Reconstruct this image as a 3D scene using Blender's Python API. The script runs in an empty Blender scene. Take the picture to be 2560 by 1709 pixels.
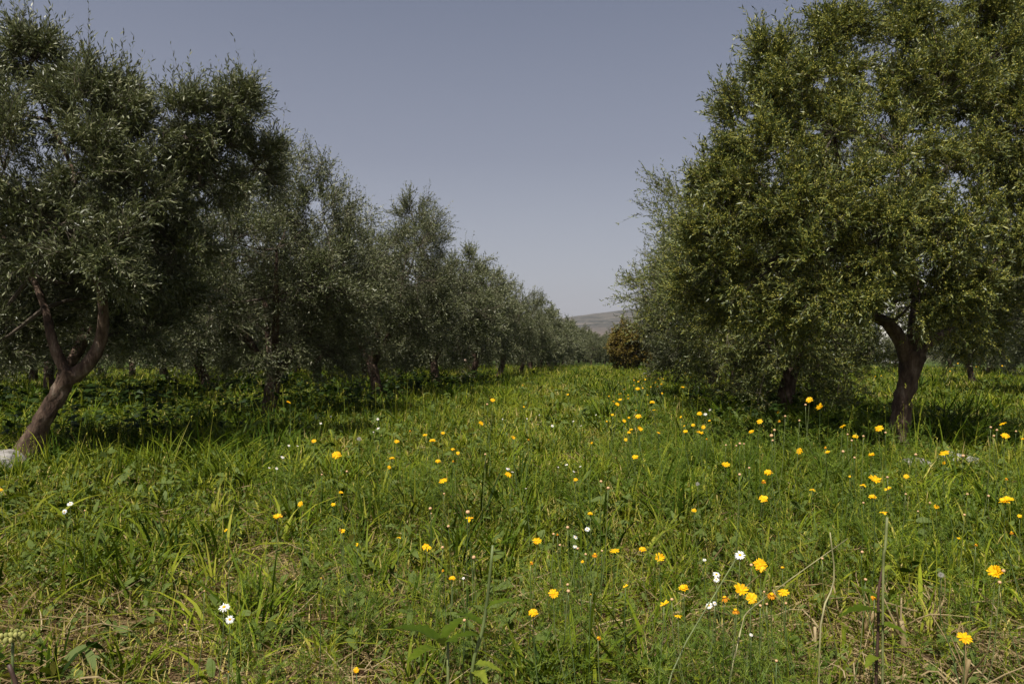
import bpy, math, random
import numpy as np
from mathutils import Vector, Euler

rs = np.random.RandomState(7)
random.seed(7)
C = bpy.context.scene.collection
F, CX, HY, H = 1900.0, 1280.0, 885.0, 1.15      # focal length / centre / horizon of the 2560 px frame, eye height
YAW = math.atan(250 / 1900.0)
FWD = np.array([-math.sin(YAW), math.cos(YAW), 0.0]); RGT = np.array([math.cos(YAW), math.sin(YAW), 0.0])

def P3(px, py, z):
    return z * FWD + (px - CX) / F * z * RGT + np.array([0, 0, H - (py - HY) / F * z])

def nrm(v):
    return v / np.maximum(np.linalg.norm(v, axis=-1, keepdims=True), 1e-9)

def noise2(x, y, s=1.0, seed=0):
    x = np.asarray(x, float) / s; y = np.asarray(y, float) / s
    xi = np.floor(x).astype(np.int64); yi = np.floor(y).astype(np.int64)
    fx = x - xi; fy = y - yi
    fx = fx * fx * (3 - 2 * fx); fy = fy * fy * (3 - 2 * fy)
    def h(a, b):
        n = (a * 374761393 + b * 668265263 + seed * 974634777) & 0x7fffffff
        n = ((n ^ (n >> 13)) * 1274126177) & 0x7fffffff
        return ((n ^ (n >> 16)) & 0xffff) / 65535.0
    return (h(xi, yi) * (1 - fx) + h(xi + 1, yi) * fx) * (1 - fy) + (h(xi, yi + 1) * (1 - fx) + h(xi + 1, yi + 1) * fx) * fy

def gz(x, y):
    return 0.10 * (noise2(x, y, 2.3, 3) - 0.5) + 0.05 * (noise2(x, y, 0.7, 4) - 0.5)

# ------------------------------------------------------------------ mesh accumulator
class Acc:
    def __init__(s):
        s.v, s.q, s.t, s.r, s.n, s.qm, s.tm = [], [], [], [], 0, [], []
    def add(s, v, quads=None, tris=None, rnd=0.5, m=0):
        v = np.asarray(v, float).reshape(-1, 3)
        s.v.append(v); s.r.append(np.broadcast_to(np.asarray(rnd, float), (len(v),)))
        if quads is not None and len(quads):
            s.q.append(np.asarray(quads).reshape(-1, 4) + s.n); s.qm.append(np.full(len(s.q[-1]), m))
        if tris is not None and len(tris):
            s.t.append(np.asarray(tris).reshape(-1, 3) + s.n); s.tm.append(np.full(len(s.t[-1]), m))
        s.n += len(v)
    def mesh(s, name, mats, smooth=False):
        me = bpy.data.meshes.new(name)
        V = np.concatenate(s.v); R = np.concatenate(s.r)
        Q = np.concatenate(s.q) if s.q else np.zeros((0, 4), int)
        T = np.concatenate(s.t) if s.t else np.zeros((0, 3), int)
        me.vertices.add(len(V)); me.vertices.foreach_set('co', V.astype(np.float32).ravel())
        nl = Q.size + T.size
        me.loops.add(nl); me.loops.foreach_set('vertex_index', np.concatenate([Q.ravel(), T.ravel()]).astype(np.int32))
        npoly = len(Q) + len(T)
        me.polygons.add(npoly)
        st = np.concatenate([np.arange(len(Q)) * 4, Q.size + np.arange(len(T)) * 3]).astype(np.int32)
        me.polygons.foreach_set('loop_start', st)
        mi = np.concatenate(([x for x in s.qm] + [x for x in s.tm]) or [np.zeros(0)]).astype(np.int32)
        me.polygons.foreach_set('material_index', mi)
        me.polygons.foreach_set('use_smooth', np.full(npoly, smooth))
        a = me.attributes.new('rnd', 'FLOAT', 'POINT'); a.data.foreach_set('value', R.astype(np.float32))
        for m in (mats if isinstance(mats, (list, tuple)) else [mats]): me.materials.append(m)
        me.update(calc_edges=True)
        return me
    def obj(s, name, mats, parent=None, smooth=False):
        o = bpy.data.objects.new(name, s.mesh(name, mats, smooth)); C.objects.link(o)
        if parent: o.parent = parent
        return o

def tag(o, label=None, cat=None, group=None, kind=None):
    if label: o['label'] = label
    if cat: o['category'] = cat
    if group: o['group'] = group
    if kind: o['kind'] = kind
    return o
def empty(name, loc=(0, 0, 0), rz=0):
    o = bpy.data.objects.new(name, None); C.objects.link(o)
    o.location = loc; o.rotation_euler = (0, 0, rz); o.empty_display_size = 0.2
    return o

def blades(acc, P, D, B, S, L, W, prof, rnd, m=0, rgrad=0.0):
    """N ribbons: centre line P + L(D t + B t^2), across S; prof = half-width factor per row, pointed tip"""
    N = len(P); k = len(prof)
    t = np.linspace(0, 1, k + 1)
    L = np.broadcast_to(L, (N,)); W = np.broadcast_to(W, (N,)); rnd = np.broadcast_to(rnd, (N,))
    c = P[:, None, :] + L[:, None, None] * (D[:, None, :] * t[None, :, None] + B[:, None, :] * (t ** 2)[None, :, None])
    off = (S * W[:, None])[:, None, :] * np.asarray(prof)[None, :, None] * 0.5
    v = np.empty((N, 2 * k + 1, 3))
    v[:, 0:2 * k:2] = c[:, :k] - off; v[:, 1:2 * k:2] = c[:, :k] + off; v[:, 2 * k] = c[:, k]
    base = (np.arange(N) * (2 * k + 1))[:, None]
    quads = [base + np.array([2 * i, 2 * i + 1, 2 * i + 3, 2 * i + 2]) for i in range(k - 1)]
    tris = base + np.array([2 * k - 2, 2 * k - 1, 2 * k])
    tr = np.empty(2 * k + 1); tr[0:2 * k:2] = t[:k]; tr[1:2 * k:2] = t[:k]; tr[2 * k] = 1
    r = (rnd[:, None] + rgrad * (tr[None, :] - 0.5)).ravel()
    acc.add(v, np.concatenate(quads) if quads else None, tris, r, m)

def rdir(n, up=0.0):
    v = rs.normal(size=(n, 3)); v[:, 2] += up
    return nrm(v)

def tube(acc, pts, rad, sides=8, rough=0.0, rnd=0.5, m=0, cap=True, sub=1):
    pts = np.asarray(pts, float); rad = np.asarray(rad, float)
    if sub > 1:   # Catmull-Rom resample
        n = len(pts); pp = np.vstack([2 * pts[0] - pts[1], pts, 2 * pts[-1] - pts[-2]]); out = []; ro = []
        for i in range(n - 1):
            for j in range(sub):
                u = j / sub; a, b, c, d = pp[i:i + 4]
                out.append(0.5 * ((2 * b) + (c - a) * u + (2 * a - 5 * b + 4 * c - d) * u * u + (3 * b - a - 3 * c + d) * u ** 3))
                ro.append(rad[i] * (1 - u) + rad[i + 1] * u)
        out.append(pts[-1]); ro.append(rad[-1]); pts = np.array(out); rad = np.array(ro)
    K = len(pts)
    tan = nrm(np.gradient(pts, axis=0))
    ref = np.array([0.31, 0.95, 0.05]); ref = np.where(np.abs(tan @ ref)[:, None] > 0.95, np.array([1.0, 0, 0]), ref)
    u = nrm(np.cross(tan, ref)); w = np.cross(tan, u)
    a = np.linspace(0, 2 * np.pi, sides, endpoint=False)
    rr = rad[:, None] * np.ones((1, sides))
    if rough:
        fl = noise2(a[None, :] * 3 + 5, np.arange(K)[:, None] * 0.35, 1.0, 11) - 0.5
        f2 = noise2(np.cos(a)[None, :] * 2 + 9, np.arange(K)[:, None] * 0.8 + np.sin(a)[None, :] * 2, 0.8, 12) - 0.5
        rr = rr * (1 + rough * (fl + f2))
    v = pts[:, None, :] + rr[:, :, None] * (np.cos(a)[None, :, None] * u[:, None, :] + np.sin(a)[None, :, None] * w[:, None, :])
    i = np.arange(K - 1)[:, None] * sides; j = np.arange(sides)[None, :]; j2 = (j + 1) % sides
    q = np.stack([i + j, i + j2, i + sides + j2, i + sides + j], -1).reshape(-1, 4)
    vv = v.reshape(-1, 3); tr = None
    if cap:
        vv = np.vstack([vv, pts[-1]]); e = (K - 1) * sides
        tr = np.stack([e + np.arange(sides), e + (np.arange(sides) + 1) % sides, np.full(sides, K * sides)], -1)
    acc.add(vv, q, tr, rnd, m)

# ------------------------------------------------------------------ materials
def newmat(name):
    m = bpy.data.materials.new(name); m.use_nodes = True
    nt = m.node_tree; nt.nodes.clear()
    return m, nt, nt.nodes, nt.links
def ramp(n, pts):
    r = n.new('ShaderNodeValToRGB'); e = r.color_ramp.elements
    while len(e) > 1: e.remove(e[-1])
    e[0].position = pts[0][0]; e[0].color = (*pts[0][1], 1)
    for p, c in pts[1:]:
        x = e.new(p); x.color = (*c, 1)
    return r
def leafmat(name, pts, back=None, rough=0.5, trans=0.25, spec=0.4, noise_s=None, tcol=(1.3, 1.35, 0.6)):
    m, nt, n, l = newmat(name)
    at = n.new('ShaderNodeAttribute'); at.attribute_name = 'rnd'
    r = ramp(n, pts)
    l.new(at.outputs['Fac'], r.inputs[0]); col = r.outputs[0]
    if noise_s:
        tc = n.new('ShaderNodeNewGeometry'); nz = n.new('ShaderNodeTexNoise'); nz.inputs['Scale'].default_value = noise_s; nz.inputs['Detail'].default_value = 3
        l.new(tc.outputs['Position'], nz.inputs['Vector'])
        mr = n.new('ShaderNodeMapRange'); mr.inputs[1].default_value = 0.3; mr.inputs[2].default_value = 0.7; mr.inputs[3].default_value = 0.65; mr.inputs[4].default_value = 1.35
        l.new(nz.outputs[0], mr.inputs[0])
        mx = n.new('ShaderNodeVectorMath'); mx.operation = 'SCALE'; l.new(col, mx.inputs[0]); l.new(mr.outputs[0], mx.inputs[3]); col = mx.outputs[0]
    if back:
        g = n.new('ShaderNodeNewGeometry'); mix = n.new('ShaderNodeMix'); mix.data_type = 'RGBA'
        l.new(g.outputs['Backfacing'], mix.inputs[0]); l.new(col, mix.inputs[6]); mix.inputs[7].default_value = (*back, 1); col = mix.outputs[2]
    p = n.new('ShaderNodeBsdfPrincipled'); p.inputs['Roughness'].default_value = rough; p.inputs['Specular IOR Level'].default_value = spec
    l.new(col, p.inputs['Base Color'])
    tr = n.new('ShaderNodeBsdfTranslucent'); vm = n.new('ShaderNodeVectorMath'); vm.operation = 'MULTIPLY'; vm.inputs[1].default_value = tcol
    l.new(col, vm.inputs[0]); l.new(vm.outputs[0], tr.inputs[0])
    ms = n.new('ShaderNodeMixShader'); ms.inputs[0].default_value = trans
    l.new(p.outputs[0], ms.inputs[1]); l.new(tr.outputs[0], ms.inputs[2])
    o = n.new('ShaderNodeOutputMaterial'); l.new(ms.outputs[0], o.inputs[0])
    return m
def solid(name, pts, scale=8.0, rough=0.8, bump=0.3, stretch=(1, 1, 1), detail=6, spec=0.3, bdist=0.02, coord='Object'):
    m, nt, n, l = newmat(name)
    tc = n.new('ShaderNodeTexCoord'); mp = n.new('ShaderNodeMapping'); mp.inputs['Scale'].default_value = stretch
    l.new(tc.outputs[coord], mp.inputs[0])
    nz = n.new('ShaderNodeTexNoise'); nz.inputs['Scale'].default_value = scale; nz.inputs['Detail'].default_value = detail; nz.inputs['Roughness'].default_value = 0.65
    l.new(mp.outputs[0], nz.inputs['Vector'])
    r = ramp(n, pts); l.new(nz.outputs[0], r.inputs[0])
    p = n.new('ShaderNodeBsdfPrincipled'); p.inputs['Roughness'].default_value = rough; p.inputs['Specular IOR Level'].default_value = spec
    l.new(r.outputs[0], p.inputs['Base Color'])
    b = n.new('ShaderNodeBump'); b.inputs['Strength'].default_value = bump; b.inputs['Distance'].default_value = bdist
    l.new(nz.outputs[0], b.inputs['Height']); l.new(b.outputs[0], p.inputs['Normal'])
    o = n.new('ShaderNodeOutputMaterial'); l.new(p.outputs[0], o.inputs[0])
    return m

M = {}
M['olive'] = leafmat('olive_leaf', [(0, (.034, .044, .013)), (.5, (.088, .104, .036)), (.85, (.19, .20, .085)), (1, (.32, .31, .17))], back=(.19, .20, .11), rough=.42, trans=.10, spec=.38, tcol=(1.1, 1.2, .6))
M['olive_y'] = leafmat('olive_leaf_bright', [(0, (.024, .040, .007)), (.5, (.085, .108, .020)), (.85, (.21, .225, .048)), (1, (.33, .32, .11))], back=(.16, .185, .07), rough=.42, trans=.10, spec=.35, tcol=(1.1, 1.2, .6))
M['bud'] = leafmat('olive_flower_buds', [(0, (.25, .25, .04)), (1, (.46, .42, .09))], rough=.7, trans=.2, spec=.2)
M['rust'] = leafmat('russet_leaf', [(0, (.12, .085, .012)), (.6, (.19, .130, .018)), (1, (.17, .175, .028))], rough=.6, trans=.2)
M['twig'] = leafmat('twig_bark', [(0, (.045, .034, .026)), (1, (.17, .14, .105))], rough=.8, trans=0.0, spec=.2)
GP = [(0, (.018, .040, .003)), (.22, (.054, .092, .005)), (.45, (.130, .172, .010)), (.70, (.25, .265, .024)), (.88, (.39, .33, .080)), (1, (.52, .40, .18))]
M['grass'] = leafmat('grass_blade', GP, rough=.55, trans=.22, spec=.10, noise_s=.9)
M['straw'] = leafmat('dry_straw', [(0, (.10, .060, .026)), (.5, (.27, .195, .085)), (1, (.46, .36, .20))], rough=.65, trans=.15, spec=.3, tcol=(1, 1, .8))
M['forb'] = leafmat('weed_leaf', [(0, (.018, .040, .003)), (.4, (.074, .112, .007)), (.75, (.20, .235, .028)), (1, (.42, .38, .09))], back=(.11, .15, .035), rough=.55, trans=.20, spec=.12)
M['fern'] = leafmat('feathery_leaf', [(0, (.036, .075, .005)), (.5, (.100, .160, .012)), (1, (.20, .245, .03))], rough=.55, trans=.25, spec=.3)
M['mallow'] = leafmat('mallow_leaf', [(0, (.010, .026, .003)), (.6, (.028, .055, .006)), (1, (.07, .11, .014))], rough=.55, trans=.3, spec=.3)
M['bark'] = solid('olive_bark', [(.3, (.020, .013, .009)), (.46, (.070, .043, .029)), (.58, (.13, .088, .062)), (.7, (.22, .17, .13))], scale=13, rough=.9, bump=1.0, stretch=(1, 1, .35), bdist=.03)
M['wood'] = solid('bare_wood', [(.3, (.28, .18, .12)), (.7, (.55, .43, .32))], scale=14, rough=.8, bump=.4, stretch=(1, 1, .2))
M['stone'] = solid('pale_stone', [(.3, (.17, .16, .145)), (.55, (.34, .32, .30)), (.75, (.52, .50, .47))], scale=7, rough=.9, bump=.8, bdist=.04)
M['stem'] = leafmat('green_stem', [(0, (.06, .10, .025)), (.6, (.17, .20, .07)), (1, (.34, .30, .15))], rough=.5, trans=.05, noise_s=14)
M['darkstem'] = leafmat('purple_brown_stem', [(0, (.05, .028, .022)), (1, (.15, .085, .06))], rough=.55, trans=.0, noise_s=14)
M['petal'] = leafmat('yellow_petal', [(0, (.80, .36, .002)), (.5, (.90, .54, .004)), (1, (.96, .66, .010))], rough=.6, trans=.25, spec=.2, tcol=(1, .95, .5))
M['oldpetal'] = leafmat('faded_orange_petal', [(0, (.55, .20, .010)), (1, (.85, .36, .015))], rough=.7, trans=.2, spec=.2, tcol=(1, .9, .5))
M['disc'] = leafmat('flower_disc', [(0, (.60, .26, .005)), (1, (.92, .52, .01))], rough=.8, trans=.0, spec=.1)
M['white'] = leafmat('white_petal', [(0, (.80, .80, .78)), (1, (.92, .92, .92))], rough=.6, trans=.25, spec=.2, tcol=(1, 1, 1))
M['fluff'] = leafmat('seed_fluff', [(0, (.45, .43, .38)), (1, (.70, .68, .62))], rough=.9, trans=.3, spec=.1, tcol=(1, 1, 1))
M['budball'] = leafmat('round_bud', [(0, (.50, .28, .13)), (1, (.72, .47, .26))], rough=.6, trans=.05, spec=.3)
M['lichen'] = leafmat('yellow_green_florets', [(0, (.20, .22, .05)), (1, (.42, .40, .13))], rough=.8, trans=.1)
M['plaster'] = solid('white_plaster', [(.3, (.66, .64, .60)), (.7, (.80, .79, .76))], scale=1.5, rough=.9, bump=.1)
M['rooftile'] = solid('roof_tile', [(.3, (.30, .14, .09)), (.7, (.42, .22, .15))], scale=4, rough=.9, bump=.3)
M['glass'] = solid('window_glass', [(.3, (.03, .035, .04)), (.7, (.05, .055, .06))], scale=1, rough=.15, bump=0, spec=.6)

def ground_mat():
    m, nt, n, l = newmat('meadow_soil')
    g = n.new('ShaderNodeNewGeometry')
    n1 = n.new('ShaderNodeTexNoise'); n1.inputs['Scale'].default_value = 6; n1.inputs['Detail'].default_value = 8
    n2 = n.new('ShaderNodeTexNoise'); n2.inputs['Scale'].default_value = .35; n2.inputs['Detail'].default_value = 4
    l.new(g.outputs['Position'], n1.inputs['Vector']); l.new(g.outputs['Position'], n2.inputs['Vector'])
    soil = ramp(n, [(.3, (.040, .022, .012)), (.5, (.10, .055, .030)), (.7, (.20, .125, .075))])
    l.new(n1.outputs[0], soil.inputs[0])
    grn = ramp(n, [(.3, (.030, .050, .010)), (.7, (.075, .105, .022))]); l.new(n1.outputs[0], grn.inputs[0])
    # distance along the ground: bare soil between the near plants, green cover where blades are too fine to see one by one
    ln = n.new('ShaderNodeVectorMath'); ln.operation = 'LENGTH'; l.new(g.outputs['Position'], ln.inputs[0])
    mr = n.new('ShaderNodeMapRange'); mr.inputs[1].default_value = 3; mr.inputs[2].default_value = 14; l.new(ln.outputs['Value'], mr.inputs[0])
    mix = n.new('ShaderNodeMix'); mix.data_type = 'RGBA'; l.new(mr.outputs[0], mix.inputs[0]); l.new(soil.outputs[0], mix.inputs[6]); l.new(grn.outputs[0], mix.inputs[7])
    far = n.new('ShaderNodeMapRange'); far.inputs[1].default_value = 110; far.inputs[2].default_value = 400; l.new(ln.outputs['Value'], far.inputs[0])
    mix2 = n.new('ShaderNodeMix'); mix2.data_type = 'RGBA'; l.new(far.outputs[0], mix2.inputs[0]); l.new(mix.outputs[2], mix2.inputs[6]); mix2.inputs[7].default_value = (.13, .10, .075, 1)
    p = n.new('ShaderNodeBsdfPrincipled'); p.inputs['Roughness'].default_value = .95; p.inputs['Specular IOR Level'].default_value = .1
    l.new(mix2.outputs[2], p.inputs['Base Color'])
    b = n.new('ShaderNodeBump'); b.inputs['Strength'].default_value = .8; b.inputs['Distance'].default_value = .03
    l.new(n1.outputs[0], b.inputs['Height']); l.new(b.outputs[0], p.inputs['Normal'])
    o = n.new('ShaderNodeOutputMaterial'); l.new(p.outputs[0], o.inputs[0])
    return m

# ------------------------------------------------------------------ ground and hills
def make_ground():
    a = Acc()
    rr = np.concatenate([[0.01], np.geomspace(.3, 60, 130), np.geomspace(66, 4000, 26)]); K = 220
    rr = rr[rr < 2500]
    th = np.linspace(0, 2 * np.pi, K, endpoint=False)
    X = rr[:, None] * np.cos(th); Y = rr[:, None] * np.sin(th)
    Z = gz(X, Y) * np.clip(1.5 - rr / 60, 0, 1)[:, None]
    v = np.stack([X, Y, Z], -1).reshape(-1, 3)
    i = np.arange(len(rr) - 1)[:, None] * K; j = np.arange(K)[None]; j2 = (j + 1) % K
    q = np.stack([i + j, i + K + j, i + K + j2, i + j2], -1).reshape(-1, 4)
    a.add(v, q)
    o = a.obj('ground', ground_mat(), smooth=True); tag(o, kind='structure')
make_ground()

def make_hills():
    a = Acc(); nx, ny = 160, 40
    # a long ridge, seen between the two rows, falling away to the left
    u = np.linspace(0, 1, nx); w = np.linspace(0, 1, ny)
    X = -1400 + 3000 * u[None, :] + 0 * w[:, None]
    Y = 1150 + 900 * w[:, None] + 0 * u[None, :]
    crest = np.interp(X, [-1400, -700, -140, 0, 60, 400, 900, 1600], [8, 45, 84, 104, 112, 138, 110, 50])
    prof = np.sin(np.clip(w[:, None] * 1.25, 0, 1) * np.pi / 2) ** 1.3 * np.interp(w, [0, .8, 1], [1, 1, .7])[:, None]
    Z = crest * prof + 5 * (noise2(X, Y, 130, 21) - .5) * prof + 2.4 * (noise2(X, Y, 45, 22) - .5) * prof
    step = 6.0; Z = Z + 0.9 * np.sin(Z / step * 2 * np.pi) * .5 * prof - 1
    v = np.stack([X, Y, Z], -1).reshape(-1, 3)
    i = np.arange(ny - 1)[:, None] * nx; j = np.arange(nx - 1)[None]
    q = np.stack([i + j, i + j + 1, i + nx + j + 1, i + nx + j], -1).reshape(-1, 4)
    a.add(v, q)
    m, nt, n, l = newmat('hill_scrub')
    g = n.new('ShaderNodeNewGeometry'); mp = n.new('ShaderNodeMapping'); mp.inputs['Scale'].default_value = (.012, .012, .22); l.new(g.outputs['Position'], mp.inputs[0])
    nz = n.new('ShaderNodeTexNoise'); nz.inputs['Scale'].default_value = 1; nz.inputs['Detail'].default_value = 8; l.new(mp.outputs[0], nz.inputs['Vector'])
    n2 = n.new('ShaderNodeTexNoise'); n2.inputs['Scale'].default_value = .09; n2.inputs['Detail'].default_value = 6; n2.inputs['Roughness'].default_value = .75; l.new(g.outputs['Position'], n2.inputs['Vector'])
    ad = n.new('ShaderNodeMath'); ad.operation = 'ADD'; l.new(nz.outputs[0], ad.inputs[0]); l.new(n2.outputs[0], ad.inputs[1])
    hf = n.new('ShaderNodeMath'); hf.operation = 'MULTIPLY'; hf.inputs[1].default_value = .5; l.new(ad.outputs[0], hf.inputs[0])
    r = ramp(n, [(.38, (.022, .026, .022)), (.47, (.050, .050, .042)), (.56, (.105, .092, .076)), (.66, (.20, .165, .135))]); l.new(hf.outputs[0], r.inputs[0])
    sx = n.new('ShaderNodeSeparateXYZ'); l.new(g.outputs['Position'], sx.inputs[0])
    mr = n.new('ShaderNodeMapRange'); mr.inputs[1].default_value = 60; mr.inputs[2].default_value = 25; l.new(sx.outputs[2], mr.inputs[0])
    mx = n.new('ShaderNodeMix'); mx.data_type = 'RGBA'; l.new(mr.outputs[0], mx.inputs[0]); l.new(r.outputs[0], mx.inputs[6]); mx.inputs[7].default_value = (.11, .08, .066, 1)
    p = n.new('ShaderNodeBsdfPrincipled'); p.inputs['Roughness'].default_value = 1; l.new(mx.outputs[2], p.inputs['Base Color'])
    o = n.new('ShaderNodeOutputMaterial'); l.new(p.outputs[0], o.inputs[0])
    ob = a.obj('hills', m, smooth=True); tag(ob, kind='structure')
make_hills()

# ------------------------------------------------------------------ trees
def foliage(acc, starts, dirs, lens, nleaf, ll, lw, mleaf, mtwig, buds=0.0, mbud=None, spread=.66):
    """twigs with opposite leaves"""
    N = len(starts)
    bend = rdir(N) * .18 + np.array([0, 0, 1.]) * rs.uniform(-.22, .16, (N, 1))
    side = nrm(np.cross(dirs, rdir(N)))
    blades(acc, starts, dirs, bend, side, lens, .0055 * ll / .06, [1, .7], rs.rand(N), mtwig)
    t = (np.arange(nleaf) + .5) / nleaf
    t = np.clip(t[None, :] * .95 + .05 + rs.uniform(-.02, .02, (N, nleaf)), 0, 1)
    cp = starts[:, None] + lens[:, None, None] * (dirs[:, None] * t[..., None] + bend[:, None] * (t ** 2)[..., None])
    tg = nrm(dirs[:, None] + 2 * bend[:, None] * t[..., None])
    sgn = np.where(np.arange(nleaf) % 2 == 0, 1.0, -1.0)[None, :, None]
    per = nrm(np.cross(dirs, side))
    alt = ((np.arange(nleaf) // 2) % 2)[None, :, None]
    sd = (side[:, None] * (1 - alt) + per[:, None] * alt) * sgn
    d = nrm(tg * (1.0 - .25 * rs.rand(N, nleaf, 1)) + sd * spread + .22 * rs.normal(size=(N, nleaf, 3)))
    keep = rs.rand(N, nleaf) < .93
    cp = cp[keep]; d = d[keep]; tgk = tg[keep]
    n = len(cp)
    nn = nrm(tgk - (tgk * d).sum(-1, keepdims=True) * d + .5 * rs.normal(size=(n, 3)))
    s = nrm(np.cross(d, nn))
    taper = rs.uniform(.6, 1.15, n)
    rb = np.clip(np.repeat(rs.uniform(-.25, .2, N), nleaf).reshape(N, nleaf)[keep] + rs.rand(n) ** 1.3 * .95, 0, 1)
    blades(acc, cp, d, nn * rs.uniform(-.15, .10, (n, 1)), s, ll * taper, lw * taper ** .5, [.3, 1.0], rb, mleaf)
    if buds > 0:
        sel = rs.rand(n) < buds
        b = cp[sel]; k = 5
        b = np.repeat(b, k, 0) + rs.normal(size=(len(b) * k, 3)) * .010 * ll / .06
        dd = rdir(len(b), .3)
        blades(acc, b, dd, dd * 0, nrm(np.cross(dd, rdir(len(b)))), .012 * ll / .06, .010 * ll / .06, [.6, 1.0], rs.rand(len(b)), mbud)

def crown(acc, lobes, fork, nsub, ntw, nleaf, ll, lw, buds=0.0, ml=0, mt=1, mb=2, shoots=0.1, gap=None, branch=True, twl=(.20, .42)):
    S, D, Ls = [], [], []
    cen = np.mean([l[0] for l in lobes], 0)
    for c, r in lobes:
        c = np.asarray(c, float); r = np.asarray(r, float)
        if branch:
            f = min((np.asarray(q) for q in fork), key=lambda q: np.linalg.norm(q - c))
            mid = (f + c) / 2 + rs.normal(size=3) * .12 + np.array([0, 0, -.05])
            tube(acc, [f, mid, c], [.026, .018, .009], 5, 0, .3, mt, sub=3)
        m = nsub
        sd = rdir(m, .15)
        out = nrm(sd + .35 * nrm(c - cen))
        e = c + out * r * rs.uniform(.55, 1.25, (m, 1))
        if branch:
            b0 = c + (e - c) * .05
            blades(acc, b0, (e - b0), rdir(m) * .12, nrm(np.cross(e - b0, rdir(m))), 1.0, .012, [1, .8, .5], rs.rand(m), mt)
            blades(acc, b0, (e - b0), rdir(m) * .12, nrm(np.cross(e - b0, rdir(m))), 1.0, .012, [1, .8, .5], rs.rand(m), mt)
        t = rs.uniform(.50, 1.05, (m, ntw, 1))
        st = c + (e[:, None] - c) * t + rs.normal(size=(m, ntw, 3)) * .06 * r.mean()
        dd = nrm(nrm(e - c)[:, None] * .8 + rs.normal(size=(m, ntw, 3)) * .55 + np.array([0, 0, .20]))
        ln = rs.uniform(twl[0], twl[1], (m, ntw))
        sh = rs.rand(m, ntw) < shoots * (st[..., 2] > c[2] + .2 * r[2])
        dd = np.where(sh[..., None], nrm(dd * .35 + np.array([0, 0, 1.0])), dd); ln = np.where(sh, ln * rs.uniform(1.3, 1.9, ln.shape), ln)
        S.append(st.reshape(-1, 3)); D.append(dd.reshape(-1, 3)); Ls.append(ln.ravel())
    S = np.concatenate(S); D = np.concatenate(D); Ls = np.concatenate(Ls)
    if gap is not None: k = gap(S + D * Ls[:, None] * .5); S, D, Ls = S[k], D[k], Ls[k]
    foliage(acc, S, D, Ls, nleaf, ll, lw, ml, mt, buds, mb)

def auto_lobes(n, rx, rz, cz, seed, lean=(0, 0)):
    r_ = np.random.RandomState(seed); L = []
    for i in range(n):
        a = i * 2.399 + r_.uniform(-.3, .3); h = -0.98 + 1.75 * (i + .5) / n
        rad = math.sqrt(max(0.42 if h < 0 else .05, 1 - min(abs(h), .98) ** 2)) * rx * r_.uniform(.55, .80)
        c = (rad * math.cos(a) + lean[0], rad * math.sin(a) + lean[1], cz + h * rz * .72 + r_.uniform(-.15, .15))
        k = r_.uniform(.75, 1.2)
        L.append((c, (.40 * rx * k, .40 * rx * k, .36 * rz * k * r_.uniform(.9, 1.3))))
    L.append(((lean[0], lean[1], cz), (.6 * rx, .6 * rx, .55 * rz))); L.append(((.3 * rx, -.3 * rx, cz - .25 * rz), (.45 * rx, .45 * rx, .4 * rz))); L.append(((-.3 * rx, -.2 * rx, cz - .2 * rz), (.45 * rx, .45 * rx, .4 * rz)))
    for q in range(5): L.append(((.52 * rx * math.cos(q * 1.257), .52 * rx * math.sin(q * 1.257), cz - (.30 + .12 * (q % 2)) * rz), (.36 * rx, .36 * rx, .30 * rz)))
    a = r_.uniform(0, 6.28)
    L.append(((.4 * rx * math.cos(a) + lean[0], .4 * rx * math.sin(a) + lean[1], cz + .85 * rz), (.22 * rx, .22 * rx, .33 * rz)))
    return L

def auto_trunk(acc, seed, cz, rx, hfork=1.0, r0=.13, sides=12, pale=False):
    r_ = np.random.RandomState(seed + 50)
    lean = r_.uniform(-.25, .25, 2)
    f = np.array([lean[0], lean[1], hfork])
    tube(acc, [(0, 0, -.15), (.02, 0, .05), tuple(f * [.4, .4, .5]), tuple(f)], [r0 * 1.6, r0 * 1.15, r0 * .95, r0 * 1.05], sides, .35, sub=4)
    forks = []
    n = 4
    for i in range(n):
        a = i * 2 * math.pi / n + r_.uniform(-.4, .4); o = r_.uniform(.45, .8) * rx * .6
        p1 = f + np.array([math.cos(a) * o * .45, math.sin(a) * o * .45, .45]); p2 = f + np.array([math.cos(a) * o, math.sin(a) * o, 1.15 + r_.uniform(0, .4)])
        p3 = p2 + np.array([math.cos(a) * .1, math.sin(a) * .1, .8])
        tube(acc, [f - [0, 0, .08], p1, p2, p3], [r0 * .7, r0 * .55, r0 * .38, r0 * .15], max(6, sides - 4), .25, sub=3)
        forks += [p1, p2, p3]
    return forks

def tree_from(name, loc, trunk_mesh, crown_mesh, rz=0, sc=(1, 1, 1)):
    e = empty(name, loc, rz); e.scale = sc
    t = bpy.data.objects.new('trunk', trunk_mesh); C.objects.link(t); t.parent = e
    c = bpy.data.objects.new('crown', crown_mesh); C.objects.link(c); c.parent = e
    return e

OM = [M['olive'], M['twig'], M['bud']]; OY = [M['olive_y'], M['twig'], M['bud']]
def gpos(px, z):
    p = P3(px, HY, z); return np.array([p[0], p[1], float(gz(p[0], p[1]))])

def px_lobes(spec, z0, base):
    L = []
    for (px, py, r, dz) in spec:
        z = z0 + dz; c = P3(px, py, z) - base; rr = r / F * z
        L.append((c, (rr, rr, rr)))
    return L
def px_path(pts, z0, base):
    return [P3(p[0], p[1], z0 + (p[2] if len(p) > 2 else 0)) - base for p in pts]

DENS = 1.0
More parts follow.
